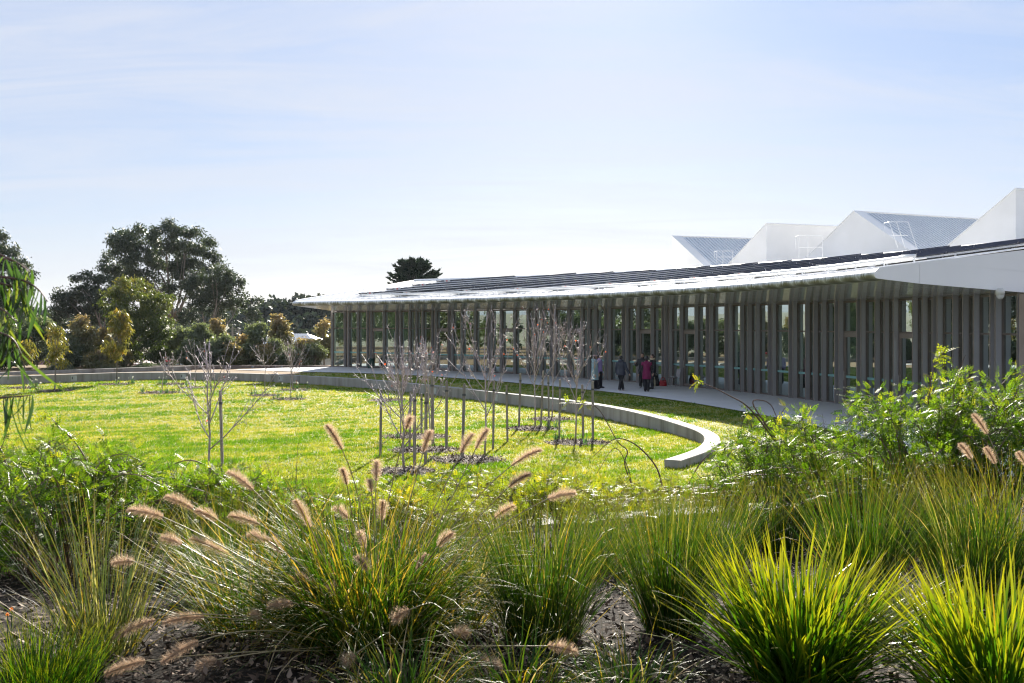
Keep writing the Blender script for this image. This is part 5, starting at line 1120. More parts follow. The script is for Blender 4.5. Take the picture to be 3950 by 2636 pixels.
def shrub(name, cx_, cy_r, rx, ry, ztop, nstem, nleaf, mt, seed, label, leafL=.086, arch=.7, hfun=None, zb=None, tmin=.25):
    rgs = np.random.default_rng(seed); z = float(z_bed(np.array(cx_), np.array(cy_r))) if zb is None else zb; r = empty(name, (cx_, cy_r, z), label=label, cat='shrub'); m = MB(); PP = []; AA = []
    H_ = ztop - z
    for i in range(nstem):
        an = rgs.uniform(0, 6.283); q = math.sqrt(rgs.uniform(0, 1)); ex = cx_ + math.cos(an) * q * rx; ey = cy_r + math.sin(an) * q * ry; bx0 = cx_ + (ex - cx_) * .35 + rgs.normal(0, .1); by0 = cy_r + (ey - cy_r) * .35 + rgs.normal(0, .1); zz0 = float(z_bed(np.array(bx0), np.array(by0)))
        hh = H_ * math.sqrt(max(.08, 1 - q * q * .85)) * rgs.uniform(.7, 1.06) * (hfun(ex, ey) if hfun else 1)
        b = np.array((bx0, by0, zz0 - .03)); c = np.array(((bx0 * .5 + ex * .5), (by0 * .5 + ey * .5), z + hh * 1.25)); e = np.array((ex + (ex - bx0) * arch * .3, ey + (ey - by0) * arch * .3, z + hh * (1 - arch * .15)))
        ts = np.linspace(0, 1, 8); pts = np.array([(1 - u) ** 2 * b + 2 * u * (1 - u) * c + u * u * e for u in ts]); m.tube(pts, [.008 - .0008 * k * .9 for k in range(8)], 4)
        nn = nleaf // nstem; t = rgs.uniform(tmin, 1.0, nn) ** .8; k = np.minimum((t * 7).astype(int), 6); f = (t * 7 - k)[:, None]; p = pts[k] + (pts[k + 1] - pts[k]) * f; tn = nrm(pts[k + 1] - pts[k])
        o_ = rdir3(nn, rgs); PP.append(p + o_ * rgs.uniform(0, .16, nn)[:, None]); AA.append(nrm(o_ + tn * .5 + np.array((0, 0, .15))))
        for _ in range(4):
            u = rgs.integers(2, 8); a = pts[u]; q2 = a + nrm(rgs.normal(0, 1, 3) + np.array((0, 0, .2))) * rgs.uniform(.1, .28); m.tube([a, q2], [.004, .002], 3)
    m.obj('branches', MT['redtwig'], r); P = np.concatenate(PP); A = np.concatenate(AA); n_ = len(P); Nn = nrm(np.stack([rgs.normal(0, .5, n_), rgs.normal(0, .5, n_), np.ones(n_)], 1))
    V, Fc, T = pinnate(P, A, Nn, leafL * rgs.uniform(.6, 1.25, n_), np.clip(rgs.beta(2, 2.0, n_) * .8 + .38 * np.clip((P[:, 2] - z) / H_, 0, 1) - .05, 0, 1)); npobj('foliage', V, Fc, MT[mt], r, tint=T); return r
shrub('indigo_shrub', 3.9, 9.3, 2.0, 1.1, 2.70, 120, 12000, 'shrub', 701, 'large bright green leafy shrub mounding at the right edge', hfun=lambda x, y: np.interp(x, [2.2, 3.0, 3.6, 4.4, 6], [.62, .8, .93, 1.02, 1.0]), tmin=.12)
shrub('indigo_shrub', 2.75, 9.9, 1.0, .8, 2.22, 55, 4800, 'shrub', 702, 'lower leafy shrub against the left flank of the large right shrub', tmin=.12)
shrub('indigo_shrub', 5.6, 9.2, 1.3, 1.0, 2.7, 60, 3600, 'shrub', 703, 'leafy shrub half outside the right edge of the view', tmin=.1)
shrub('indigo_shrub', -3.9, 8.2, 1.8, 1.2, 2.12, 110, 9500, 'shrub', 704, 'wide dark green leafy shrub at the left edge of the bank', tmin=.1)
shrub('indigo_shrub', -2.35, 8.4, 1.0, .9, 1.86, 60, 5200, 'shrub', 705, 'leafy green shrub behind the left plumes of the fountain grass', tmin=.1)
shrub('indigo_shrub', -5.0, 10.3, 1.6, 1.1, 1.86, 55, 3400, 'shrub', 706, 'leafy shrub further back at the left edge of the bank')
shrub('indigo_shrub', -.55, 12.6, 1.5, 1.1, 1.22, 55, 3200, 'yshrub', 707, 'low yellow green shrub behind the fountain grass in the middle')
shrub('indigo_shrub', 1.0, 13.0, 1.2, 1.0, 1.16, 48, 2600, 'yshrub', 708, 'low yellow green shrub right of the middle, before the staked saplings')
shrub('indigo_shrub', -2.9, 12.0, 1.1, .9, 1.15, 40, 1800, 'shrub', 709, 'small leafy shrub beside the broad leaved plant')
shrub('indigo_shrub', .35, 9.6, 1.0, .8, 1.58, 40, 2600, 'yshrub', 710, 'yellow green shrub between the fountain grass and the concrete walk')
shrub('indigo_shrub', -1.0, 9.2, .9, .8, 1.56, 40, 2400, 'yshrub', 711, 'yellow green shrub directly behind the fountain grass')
# arching wands of the shrubs
def wand(name, pts, r0, label, nl=14, mt='shrub', seed=1, start=.45, leafL=.13):
    rgs = np.random.default_rng(seed); P = catmull([px(*q) for q in pts], 8); rt = empty(name, P[0], label=label, cat='branch'); m = MB(); m.tube(P, list(np.linspace(r0, r0 * .3, len(P))), 5); m.obj('stem', MT['redtwig'], rt, smooth=True)
    if nl:
        k = rgs.integers(int(len(P) * start), len(P), nl); k[:3] = len(P) - 1; tn = np.gradient(P, axis=0)[k]; A = nrm(nrm(tn) * .5 + rdir3(nl, rgs) + np.array((0, 0, .2))); V, Fc, T = pinnate(P[k], A, nrm(rgs.normal(0, .4, (nl, 3)) + np.array((0, 0, 1))), leafL * rgs.uniform(.6, 1.1, nl), rgs.uniform(.5, 1, nl)); npobj('leaves', V, Fc, MT[mt], rt, tint=T)
    return rt
wand('arching_branch', [(2990, 1700, 9.5), (2890, 1575, 9.4), (2810, 1525, 9.3), (2740, 1490, 9.2), (2690, 1470, 9.2)], .009, 'red arching branch with yellow leaf tip before the path', 7, 'yshrub', 1, .93, .10)
wand('arching_branch', [(2990, 1690, 9.6), (2905, 1560, 9.6), (2940, 1545, 9.6), (2975, 1565, 9.6), (3000, 1610, 9.6), (3030, 1570, 9.5)], .008, 'looping red branch beside the yellow tipped one', 5, 'yshrub', 2, .8, .10)
wand('arching_branch', [(2560, 1900, 14), (2530, 1800, 14), (2450, 1715, 14), (2370, 1695, 14), (2290, 1760, 14)], .014, 'dark bare arching branch left of the wall end', 5, 'yshrub', 3, .6)
wand('arching_branch', [(2440, 1880, 14.5), (2410, 1790, 14.5), (2420, 1740, 14.5), (2380, 1700, 14.5), (2310, 1580, 14.5), (2250, 1560, 14.3), (2190, 1555, 14.2)], .011, 'long dark twig reaching to the staked saplings', 12, 'yshrub', 4, .7, .16)
wand('arching_branch', [(2440, 1890, 14.2), (2420, 1800, 14.2), (2370, 1730, 14.2), (2300, 1830, 14.2)], .009, 'bare hooped twig beside the dark arching branch', 3, 'yshrub', 5, .6)
wand('arching_branch', [(2650, 1880, 13), (2700, 1790, 13), (2760, 1740, 13), (2830, 1760, 13), (2900, 1860, 13)], .010, 'brown arching twig in front of the wall end', 10, 'shrub', 6, .3)
wand('arching_branch', [(2900, 1880, 12), (2905, 1760, 12), (2900, 1650, 12), (2880, 1570, 12)], .012, 'upright leafy stem right of the wall end', 26, 'shrub', 7, .35)
wand('arching_branch', [(2900, 1870, 12), (2960, 1760, 12), (3040, 1690, 12), (3120, 1640, 12)], .010, 'leaning leafy stem right of the wall end', 22, 'shrub', 8, .35)
wand('arching_branch', [(3580, 1560, 9.2), (3590, 1470, 9.2), (3610, 1400, 9.2), (3640, 1360, 9.2)], .008, 'tall leafy tip rising above the large right shrub', 26, 'yshrub', 9, .15, .13)
wand('arching_branch', [(400, 1900, 8.5), (300, 1720, 8.5), (230, 1650, 8.5), (190, 1600, 8.5)], .009, 'leafy shoot rising from the left shrub', 18, 'shrub', 10, .4)
wand('arching_branch', [(900, 1900, 9), (800, 1800, 9), (700, 1780, 9), (560, 1860, 9)], .009, 'brown hooped branch over the left shrub', 8, 'shrub', 11, .3)
wand('arching_branch', [(1140, 1960, 9), (1143, 1830, 9), (1150, 1710, 9)], .005, 'thin upright dry stem beside the broad leaved plant', 0)
wand('arching_branch', [(430, 1850, 9.2), (415, 1740, 9.2), (410, 1690, 9.2)], .006, 'upright leafy shoot in the middle of the left shrub', 14, 'shrub', 12, .3)
wand('arching_branch', [(1060, 1900, 10), (1010, 1830, 10), (960, 1805, 10), (920, 1815, 10)], .008, 'pale twig before the broad leaved plant', 8, 'shrub', 13, .3)
# broad leaved plant
bp = px(1085, 1900, 12.6); bp[2] = float(z_bed(np.array(bp[0]), np.array(bp[1]))); br_ = empty('broad_leaved_plant', bp, label='broad leaved bright green plant at the lawn edge left of the middle', cat='plant'); rgl = np.random.default_rng(810)
for i in range(16):
    an = rgl.uniform(0, 6.283); tl = rgl.uniform(.1, .9); c = bp + np.array((math.cos(an) * .28 * tl, math.sin(an) * .28 * tl, .15 + rgl.uniform(0, .42))); rad = rgl.uniform(.10, .17); nrmv = nrm(np.array((math.cos(an) * .8, math.sin(an) * .8 - .4, rgl.uniform(.1, 1)))); u = nrm(np.cross(nrmv, np.array((0, 0, 1.)))); v = np.cross(nrmv, u); vs = [c - nrmv * .02]; k = 12
    for j in range(k): a_ = 2 * math.pi * j / k; rr = rad * (.82 + .18 * math.cos(a_ * 5)) ; vs.append(c + (u * math.cos(a_) + v * math.sin(a_)) * rr + nrmv * .02 * math.sin(a_ * 3))
    V = np.array(vs); Fc = np.array([(0, 1 + j, 1 + (j + 1) % k) for j in range(k)]); lf = npobj('leaf', V, Fc, MT['broad'], br_, tint=np.full(len(V), rgl.uniform(0, 1)), smooth=True)
    m = MB(); m.tube([bp + np.array((0, 0, -.02)), (bp + c) / 2 + np.array((0, 0, .05)), c], .006, 4); m.obj('stalk', MT['daff'], lf)
# small orange flowers low in the bank
for i, (x, y, d) in enumerate(((700, 2268, 6.4), (735, 2245, 6.5), (30, 2370, 5.4), (3240, 1956, 8.4), (3395, 2022, 7.6), (2860, 2052, 8.8), (45, 2350, 5.5))):
    rgl = np.random.default_rng(830 + i); c = px(x, y, d); r = empty('orange_flower', (c[0], c[1], float(z_bed(np.array(c[0]), np.array(c[1])))), label=['small orange flower behind the left plumes', 'second small orange flower behind the left plumes, the higher one', 'small orange flower at the left edge', 'small orange flower before the big right shrub, the upper one', 'small orange flower before the big right shrub, the lower one', 'small orange flower before the concrete walk', 'small orange flower at the left edge, the upper one'][i], cat='flower')
    n_ = 8; an = np.arange(n_) * 6.283 / n_; V, Fc = leafquads(np.tile(c, (n_, 1)), np.stack([np.cos(an), np.full(n_, -.3), np.sin(an)], 1), np.tile(np.array((0, -1., .2)), (n_, 1)), np.full(n_, .012), np.full(n_, .009)); npobj('petals', V, Fc, MT['orange'], r, tint=np.repeat(rgl.uniform(0, 1, n_), 4))
    m = MB(); m.tube([r.location, c], .003, 4); m.obj('stem', MT['daff'], r)
# mulch litter on the bank
rgm = np.random.default_rng(900); n_ = 26000; d = 3.6 + 9.5 * rgm.uniform(0, 1, n_) ** 1.5; x = rgm.uniform(-.62, .62, n_) * d
chips('bank_mulch_chips', np.stack([x, d, z_bed(x, d) + .008 + rgm.uniform(0, .015, n_)], 1), .05, 'bark chips and dry leaves on the planted bank', 6, .0)

# ------------------------------------------------------------------ overhanging gum branch at the left edge
gb = empty('gum_branch', px(-160, 1150, 2.9), label='overhanging gum branch with long drooping leaves at the left edge', cat='branch'); rgl = np.random.default_rng(950)
longleaf = leafmat('long_gum_leaf', [(0.0, (0.028, 0.062, 0.022)), (0.6, (0.058, 0.108, 0.030)), (1.0, (0.18, 0.19, 0.04))], .45, .28, .7, (1.6, 1.7, .6))
def gleaf(ln, wd, bend):
    k = 9; V = []; 
    for i in range(k):
        t = i / (k - 1); ww = wd * math.sin(math.pi * min(.995, .06 + t * .94)) ** .8 * .5; V += [(-ww, bend * t * t * ln, -t * ln), (0, bend * t * t * ln - .004, -t * ln), (ww, bend * t * t * ln, -t * ln)]
    Fc = []
    for i in range(k - 1):
        for j in range(2): q = i * 3 + j; Fc.append((q, q + 1, q + 4, q + 3))
    return np.array(V), np.array(Fc)
lv = []
for i in range(6):
    V, Fc = gleaf(.13 + .012 * i, .013 + .0015 * (i % 3), (-.3, .1, .35, .6, -.5, .2)[i]); V[:, 0] += .02 * np.sin(V[:, 2] * 14 + i) * (1 if i % 2 else -1); lv.append(npmesh('leaf', V, Fc, tint=np.full(len(V), (i % 5) / 5 + .05), smooth=True, mats=(longleaf,)))
TW = [([(-200, 900, 2.9), (-40, 965, 2.9), (60, 1010, 2.9), (115, 1050, 2.9)], 12), ([(-200, 1040, 2.9), (-30, 1085, 2.9), (70, 1115, 2.95), (125, 1165, 2.95)], 18), ([(-160, 1020, 3.0), (0, 1000, 3.0), (70, 1015, 3.0), (125, 1050, 3.0)], 5), ([(-160, 1150, 2.8), (0, 1190, 2.8), (60, 1240, 2.8)], 10), ([(-160, 1230, 2.7), (-10, 1280, 2.7), (50, 1310, 2.7), (85, 1370, 2.7)], 14), ([(-160, 1560, 2.8), (0, 1535, 2.8), (70, 1530, 2.8), (120, 1525, 2.8)], 11), ([(-120, 1060, 2.9), (60, 1075, 2.9), (140, 1110, 2.9), (185, 1165, 2.9)], 8)]
for i, (pts, nl) in enumerate(TW):
    P = catmull([px(*q) for q in pts], 8); m = MB(); m.tube(P, list(np.linspace(.005, .0012, len(P))), 5); tw = m.obj('twig', MT['redtwig'], gb, smooth=True)
    for q in range(nl):
        k = int(len(P) * (.35 + .65 * (q + .5) / nl)); p = P[min(k, len(P) - 1)]; inst('leaf', lv[rgl.integers(0, 6)], tw, p, (float(np.clip(rgl.normal(0, .2), -.35, .35)), float(np.clip(rgl.normal(-.1, .2), -.4, .3)), rgl.uniform(0, 6.283)), (rgl.uniform(.45, .85),) * 3)
m = MB(); m.tube([px(-420, 700, 3.0), px(-300, 1000, 2.95), px(-200, 1250, 2.85), px(-160, 1600, 2.8)], [.016, .013, .01, .006], 6); m.obj('limb', MT['bark'], gb)

# ------------------------------------------------------------------ people on the path
skin = pm('skin', [(0.3, (0.42, 0.25, 0.17)), (0.7, (0.50, 0.31, 0.22))], 9, 0.55)
hairm = pm('black_hair', [(0.3, (0.010, 0.008, 0.008)), (0.7, (0.03, 0.024, 0.022))], 30, 0.35, stretch=(6, 6, 1))
hairb = pm('dark_brown_hair', [(0.3, (0.03, 0.014, 0.012)), (0.7, (0.06, 0.03, 0.026))], 30, 0.4)
blackc = plain('black_cloth', (0.012, 0.012, 0.015), 0.8); eyem = plain('dark_eye', (0.02, 0.015, 0.012), 0.2); lipm = plain('lips', (0.40, 0.13, 0.11), 0.5)
def remesh(o, vs):
    md = o.modifiers.new('continuous', 'REMESH'); md.mode = 'VOXEL'; md.voxel_size = vs; md.use_smooth_shade = True
    sm_ = o.modifiers.new('soften', 'SMOOTH'); sm_.iterations = 2; sm_.factor = .5; return o
def ring(c, rx, ry, n=14, wob=0.0): return [(c[0] + rx * math.cos(2 * math.pi * j / n), c[1] + ry * math.sin(2 * math.pi * j / n), c[2] + wob * math.sin(4 * math.pi * j / n)) for j in range(n)]
def hand(m, w, dirv, sidev, s=1.0):
    "palm, four fingers of unequal length slightly curled, thumb from the side of the palm"
    w = np.array(w, float); d = nrm(np.array(dirv, float)); s_ = nrm(np.array(sidev, float)); pn = np.cross(d, s_)
    m.tube([w, w + d * .03 * s, w + d * .08 * s], [.020 * s, .030 * s, .030 * s], 8); m.tube([w + s_ * .018 * s + d * .03 * s, w + s_ * .022 * s + d * .085 * s], [.016 * s, .015 * s], 6); m.tube([w - s_ * .018 * s + d * .03 * s, w - s_ * .022 * s + d * .085 * s], [.016 * s, .015 * s], 6)
    for k, ln in ((-1.5, .058), (-.5, .070), (.5, .074), (1.5, .066)):
        b = w + d * .08 * s + s_ * k * .019 * s; m.tube([b, b + d * ln * .5 * s + pn * .004, b + d * ln * .95 * s + pn * .02 * s], [.0095 * s, .009 * s, .0075 * s], 6)
    b = w + d * .03 * s + s_ * .03 * s; m.tube([b, b + s_ * .028 * s + d * .025 * s, b + s_ * .034 * s + d * .058 * s + pn * .01], [.012 * s, .0105 * s, .009 * s], 6)
def person(loc, rz, h, label, feet, hands, outfit, elbows=None, head_turn=0.0):
    """local frame: faces -Y, x to its left side of the picture when seen from the front; feet/hands: points for (left, right)"""
    r = empty('person', loc, rz, label=label, cat='person', group='people on the path'); k = h / 1.65; Mx = Matrix.Translation(Vector(loc)) @ Matrix.Rotation(rz, 4, 'Z')
    def fin(m, name, mat_, vox=None, par=r, smooth_=True):
        m.v = [tuple(Mx @ (Vector(q) * k)) for q in m.v]; o = m.obj(name, mat_, par, smooth=smooth_)
        if vox: remesh(o, vox)
        return o
    hipz, shz = .84, 1.36; b = MB()
    hips = [np.array((s * .085, 0, hipz)) for s in (-1, 1)]; sh = [np.array((s * .165, .01, shz)) for s in (-1, 1)]
    b.loft([ring((0, .005, z), rx, ry, 14) for z, rx, ry in ((.78, .13, .10), (.86, .165, .115), (.98, .14, .105), (1.08, .135, .10), (1.22, .155, .105), (1.34, .165, .095), (1.40, .11, .075), (1.43, .055, .055))])
    b.tube([(0, .01, 1.40), (0, .0, 1.50)], [.055, .05], 10)
    ht = Matrix.Rotation(head_turn, 3, 'Z'); hc = Vector((0, -.01, 1.545)); b.ell(hc, (.073, .09, .112), 14, 10, ht); b.ell(hc + ht @ Vector((0, -.03, -.06)), (.05, .055, .05), 10, 8, ht)
    b.tube([hc + ht @ Vector((0, -.085, .015)), hc + ht @ Vector((0, -.108, -.018)), hc + ht @ Vector((0, -.085, -.028))], [.009, .014, .01], 6)
    for s in (-1, 1): b.ell(hc + ht @ Vector((s * .075, .005, 0)), (.012, .022, .032), 8, 6, ht)
    knees = []; 
    for s, hp, ft in zip((-1, 1), hips, feet):
        ft = np.array(ft, float); an = ft + np.array((0, .02, .07)); kn = (hp + an) / 2 + np.array((0, -.035, .02)); knees.append((hp, kn, an, ft))
        b.tube([hp, (hp + kn) / 2, kn, (kn + an) / 2 + np.array((0, .012, .02)), an], [.092, .075, .055, .055, .036], 10); b.tube([an + np.array((0, .03, -.03)), ft + np.array((0, -.06, .035)), ft + np.array((0, -.15, .022))], [.036, .036, .024], 8)
    arms = []
    for i, (s, sp_, hd) in enumerate(zip((-1, 1), sh, hands)):
        hd = np.array(hd, float); el = np.array(elbows[i], float) if elbows else (sp_ + hd) / 2 + np.array((s * .03, .05, -.02)); dv = nrm(hd - el); arms.append((sp_, el, hd)); b.tube([sp_ + np.array((-s * .02, 0, 0)), (sp_ + el) / 2, el, (el + hd) / 2, hd], [.052, .047, .04, .036, .025], 8); hand(b, hd, dv, (0, -1, .0) if abs(dv[1]) < .8 else (1, 0, 0), 1.0)
    fin(b, 'body', skin, .0105)
    for s in (-1, 1):
        m = MB(); m.ell(hc + ht @ Vector((s * .03, -.082, .005)), (.011, .006, .006), 8, 6, ht); fin(m, 'eye', eyem)
    m = MB(); m.ell(hc + ht @ Vector((0, -.088, -.055)), (.024, .008, .007), 8, 6, ht); fin(m, 'mouth', lipm)
    # trousers
    m = MB(); m.loft([ring((0, .005, z), rx, ry) for z, rx, ry in ((.76, .145, .115), (.86, .182, .13), (.97, .158, .122))])
    for hp, kn, an, ft in knees: m.tube([hp + np.array((0, 0, .02)), (hp + kn) / 2, kn, (kn + an) / 2, an + np.array((0, 0, -.02))], [.12, .10, .084, .082, .07], 10)
    fin(m, 'trousers', outfit['trousers'], .016)
    for hp, kn, an, ft in knees:
        m = MB(); m.tube([an + np.array((0, .045, -.045)), ft + np.array((0, .0, .05)), ft + np.array((0, -.09, .042)), ft + np.array((0, -.175, .028))], [.04, .048, .046, .03], 10); m.tube([an + np.array((0, 0, -.05)), an + np.array((0, 0, .0))], [.05, .046], 10); fin(m, 'shoe', outfit['shoes'], .014)
    # coat / top: torso rings with quilting, sleeves
    hem = outfit['hem']; q = outfit.get('quilt', 0); zs = np.linspace(hem, 1.40, 26); rings = []
    for z in zs:
        rx = np.interp(z, [.4, .6, .86, 1.0, 1.1, 1.25, 1.36, 1.40], [.225, .215, .205, .178, .172, .195, .185, .10]) + q * abs(math.sin(z * math.pi / .075)) + outfit.get('fat', 0); ry = np.interp(z, [.4, .6, .86, 1.0, 1.1, 1.25, 1.36, 1.40], [.17, .165, .155, .14, .138, .145, .125, .085]) + q * abs(math.sin(z * math.pi / .075)) + outfit.get('fat', 0) * .7
        rings.append(ring((0, .005, z), rx, ry, 18))
    m = MB(); m.loft(rings); m.tube([(0, .005, 1.37), (0, .005, 1.47)], [.09, .07], 12)
    if outfit.get('short_sleeve'):
        for sp_, el, hd in arms: m.tube([sp_, sp_ + (el - sp_) * .5], [.072, .064], 10)
        top = fin(m, outfit.get('top_name', 'tunic'), outfit['top'], .014)
        for sp_, el, hd in arms:
            m = MB(); m.tube([sp_ + (el - sp_) * .3, el, hd - (hd - el) * .04], [.058, .05, .037], 10); fin(m, 'sleeve', outfit['sleeve'], .012)
    else:
        for i, (sp_, el, hd) in enumerate(arms):
            P = [sp_ + (el - sp_) * t for t in np.linspace(0, 1, 7)] + [el + (hd - el) * t for t in np.linspace(.15, .97, 7)]; m.tube(P, [np.interp(j, [0, 6, 13], [.078, .062, .046]) + q * .8 * (j % 2) for j in range(14)], 10)
        top = fin(m, outfit.get('top_name', 'jacket'), outfit['top'], .014)
    if outfit.get('hood'):
        m = MB(); m.ell((0, .10, 1.40), (.12, .075, .075), 12, 8); m.tube([(-.09, -.02, 1.43), (-.1, .07, 1.45), (0, .13, 1.46), (.1, .07, 1.45), (.09, -.02, 1.43)], .035, 8); fin(m, 'hood', outfit['top'], .014, top)
    if outfit.get('scarf'):
        m = MB(); m.tube([(.105 * math.cos(t), .085 * math.sin(t) - .0, 1.445 + .015 * math.sin(2 * t)) for t in np.linspace(0, 6.283, 14)], .042, 10); fin(m, 'fur_collar', outfit['scarf'], .012)
    # hair
    m = MB(); hs = outfit.get('hair_style', 'short'); m.ell(hc + ht @ Vector((0, .018, .022)), (.084, .094, .108), 14, 10, ht)
    if hs == 'bob': m.ell(hc + ht @ Vector((0, .03, -.02)), (.098, .085, .12), 14, 10, ht)
    if hs == 'bun': m.ell(hc + ht @ Vector((0, .11, .0)), (.045, .045, .045), 10, 8, ht)
    if hs == 'long': m.tube([hc + ht @ Vector((0, .06, .03)), hc + ht @ Vector((0, .085, -.08)), hc + ht @ Vector((.02, .085, -.22))], [.075, .065, .03], 10)
    # keep the face clear
    m.v = [tuple(Vector(v) + (ht @ Vector((0, .05, .0)) if (ht.transposed() @ (Vector(v) - hc)).y < -.055 and (ht.transposed() @ (Vector(v) - hc)).z < .055 else Vector((0, 0, 0)))) for v in m.v]
    fin(m, 'hair', outfit['hair'], .012)
    if outfit.get('cap'):
        m = MB(); m.ell(hc + ht @ Vector((0, .012, .07)), (.098, .112, .062), 14, 8, ht); m.ell(hc + ht @ Vector((0, -.095, .06)), (.07, .055, .012), 12, 6, ht); fin(m, 'beret', outfit['cap'], .012)
    return r
def facing(deg): return R(deg)   # 0 faces the camera, 90 faces right in the picture
teal = pm('pale_teal_quilted_nylon', [(0.3, (0.25, 0.36, 0.38)), (0.7, (0.32, 0.44, 0.46))], 7, 0.5); purple = pm('lilac_quilted_nylon', [(0.3, (0.27, 0.20, 0.42)), (0.7, (0.34, 0.26, 0.50))], 7, 0.5)
navy = pm('navy_shell_fabric', [(0.3, (0.022, 0.026, 0.042)), (0.7, (0.045, 0.05, 0.075))], 7, 0.5); maroon = pm('maroon_wool', [(0.3, (0.16, 0.008, 0.055)), (0.7, (0.22, 0.014, 0.085))], 9, 0.85)
cream = plain('cream_fleece', (0.62, 0.50, 0.33), 0.9); pinkcap = plain('dusty_pink_wool', (0.38, 0.25, 0.23), 0.9); shoe_b = plain('black_leather', (0.015, 0.015, 0.016), 0.4); shoe_p = plain('pale_pink_trainer', (0.55, 0.45, 0.45), 0.6); shoe_g = plain('grey_white_trainer', (0.40, 0.41, 0.43), 0.6)
FT = [(-.09, 0, 0), (.09, -.03, 0)]
PZ = .035
person((3.86, 46.4, PZ), facing(75), 1.60, 'person in long pale teal quilted coat and dusty pink beret', [(-.08, .05, 0), (.08, -.06, 0)], [(-.23, -.05, .72), (.23, -.10, .72)], dict(top=teal, hem=.46, quilt=.012, fat=.012, hood=True, trousers=blackc, shoes=shoe_b, hair=hairm, hair_style='bob', cap=pinkcap, top_name='coat'), head_turn=.1)
person((4.16, 47.4, PZ), facing(68), 1.60, 'person in short lilac quilted jacket standing behind the teal coat', [(-.09, .04, 0), (.09, -.06, 0)], [(-.22, -.03, .74), (.22, -.08, .74)], dict(top=purple, hem=.82, quilt=.010, fat=.008, trousers=blackc, shoes=shoe_b, hair=hairm, hair_style='short', top_name='jacket'), head_turn=.1)
person((4.98, 45.5, PZ), facing(165), 1.59, 'person in dark navy hooded jacket seen from behind, legs crossed in mid step', [(.06, .10, 0), (-.10, -.06, 0)], [(-.40, .02, .80), (.22, -.05, .80)], dict(top=navy, hem=.74, fat=.018, hood=True, trousers=blackc, shoes=shoe_p, hair=hairm, hair_style='short', top_name='jacket'), elbows=[(-.25, .02, 1.08), (.23, .03, 1.08)])
person((6.09, 45.0, PZ), facing(178), 1.60, 'person in maroon knee length tunic seen from behind with one arm held out', [(-.06, .03, 0), (.07, 0, 0)], [(-.20, -.08, .85), (.38, .03, .80)], dict(top=maroon, hem=.58, short_sleeve=True, sleeve=blackc, trousers=blackc, shoes=shoe_b, hair=hairm, hair_style='bob', top_name='tunic'), elbows=[(-.23, .0, 1.08), (.27, .05, 1.06)])
person((6.60, 46.8, PZ), facing(-70), 1.61, 'person in black with a cream fleece collar facing left beside the maroon tunic', [(-.08, .04, 0), (.08, -.08, 0)], [(-.22, -.06, .76), (.22, -.06, .76)], dict(top=blackc, hem=.76, scarf=cream, trousers=plain('charcoal_denim', (0.02, 0.022, 0.03), .8), shoes=shoe_b, hair=hairb, hair_style='bun', top_name='jumper'), head_turn=-.1)
person((6.21, 47.4, PZ), facing(-25), 1.66, 'person mostly hidden behind the maroon tunic with one hand raised', [(-.10, 0, 0), (.10, -.05, 0)], [(-.30, -.14, 1.16), (.21, -.05, .78)], dict(top=plain('dark_grey_knit', (0.035, 0.033, 0.035), .85), hem=.78, trousers=blackc, shoes=shoe_g, hair=hairm, hair_style='long', top_name='jumper'), elbows=[(-.30, .02, 1.04), (.23, .03, 1.06)])

# chair, bags, bin, chalkboard
chrome = plain('chromed_tube', (0.55, 0.55, 0.56), 0.25, 0.9); ply = plain('pale_grey_plywood_shell', (0.42, 0.39, 0.38), 0.5); seatm = plain('brown_seat', (0.16, 0.10, 0.09), 0.6)
c = np.array((7.83, 48.2, PZ)); ch = empty('chair', c, label='pale shell chair with chromed legs by the facade', cat='chair'); Rz = Matrix.Rotation(R(-72), 3, 'Z'); T_ = lambda x, y, z: tuple(np.array(Rz @ Vector((x, y, z))) + c)
m = MB(); m.hexa([T_(-.22, -.22, .44), T_(.22, -.22, .44), T_(.21, .2, .425), T_(-.21, .2, .425)], [T_(-.22, -.22, .462), T_(.22, -.22, .462), T_(.21, .2, .447), T_(-.21, .2, .447)]); m.obj('seat', seatm, ch)
m = MB(); m.loft([[T_(-.2 + .4 * j / 8, .2 + (z - .47) * .22 + .045 * (1 - ((j - 4) / 4) ** 2), z) for j in range(9)] + [T_(.2 - .4 * j / 8, .218 + (z - .47) * .22 + .045 * (1 - ((4 - j) / 4) ** 2), z) for j in range(9)] for z in np.linspace(.47, .86, 6)]); m.obj('backrest', ply, ch, smooth=True)
for sx in (-1, 1):
    for sy in (-1, 1):
        m = MB(); m.tube([T_(sx * .23, sy * .22, 0), T_(sx * .20, sy * .18, .44)], .012, 8); m.obj('leg', chrome, ch)
p = np.array(T_(-.05, -.08, .49)); m = MB(); m.ell(p, (.07, .05, .04), 10, 7); m.ell(p + np.array((.09, 0, -.005)), (.05, .04, .03), 10, 7); setp(m.obj('rolled_cloth', plain('white_cloth', (.6, .6, .6), .8), smooth=True), label='small white bundle lying on the chair seat', cat='cloth')
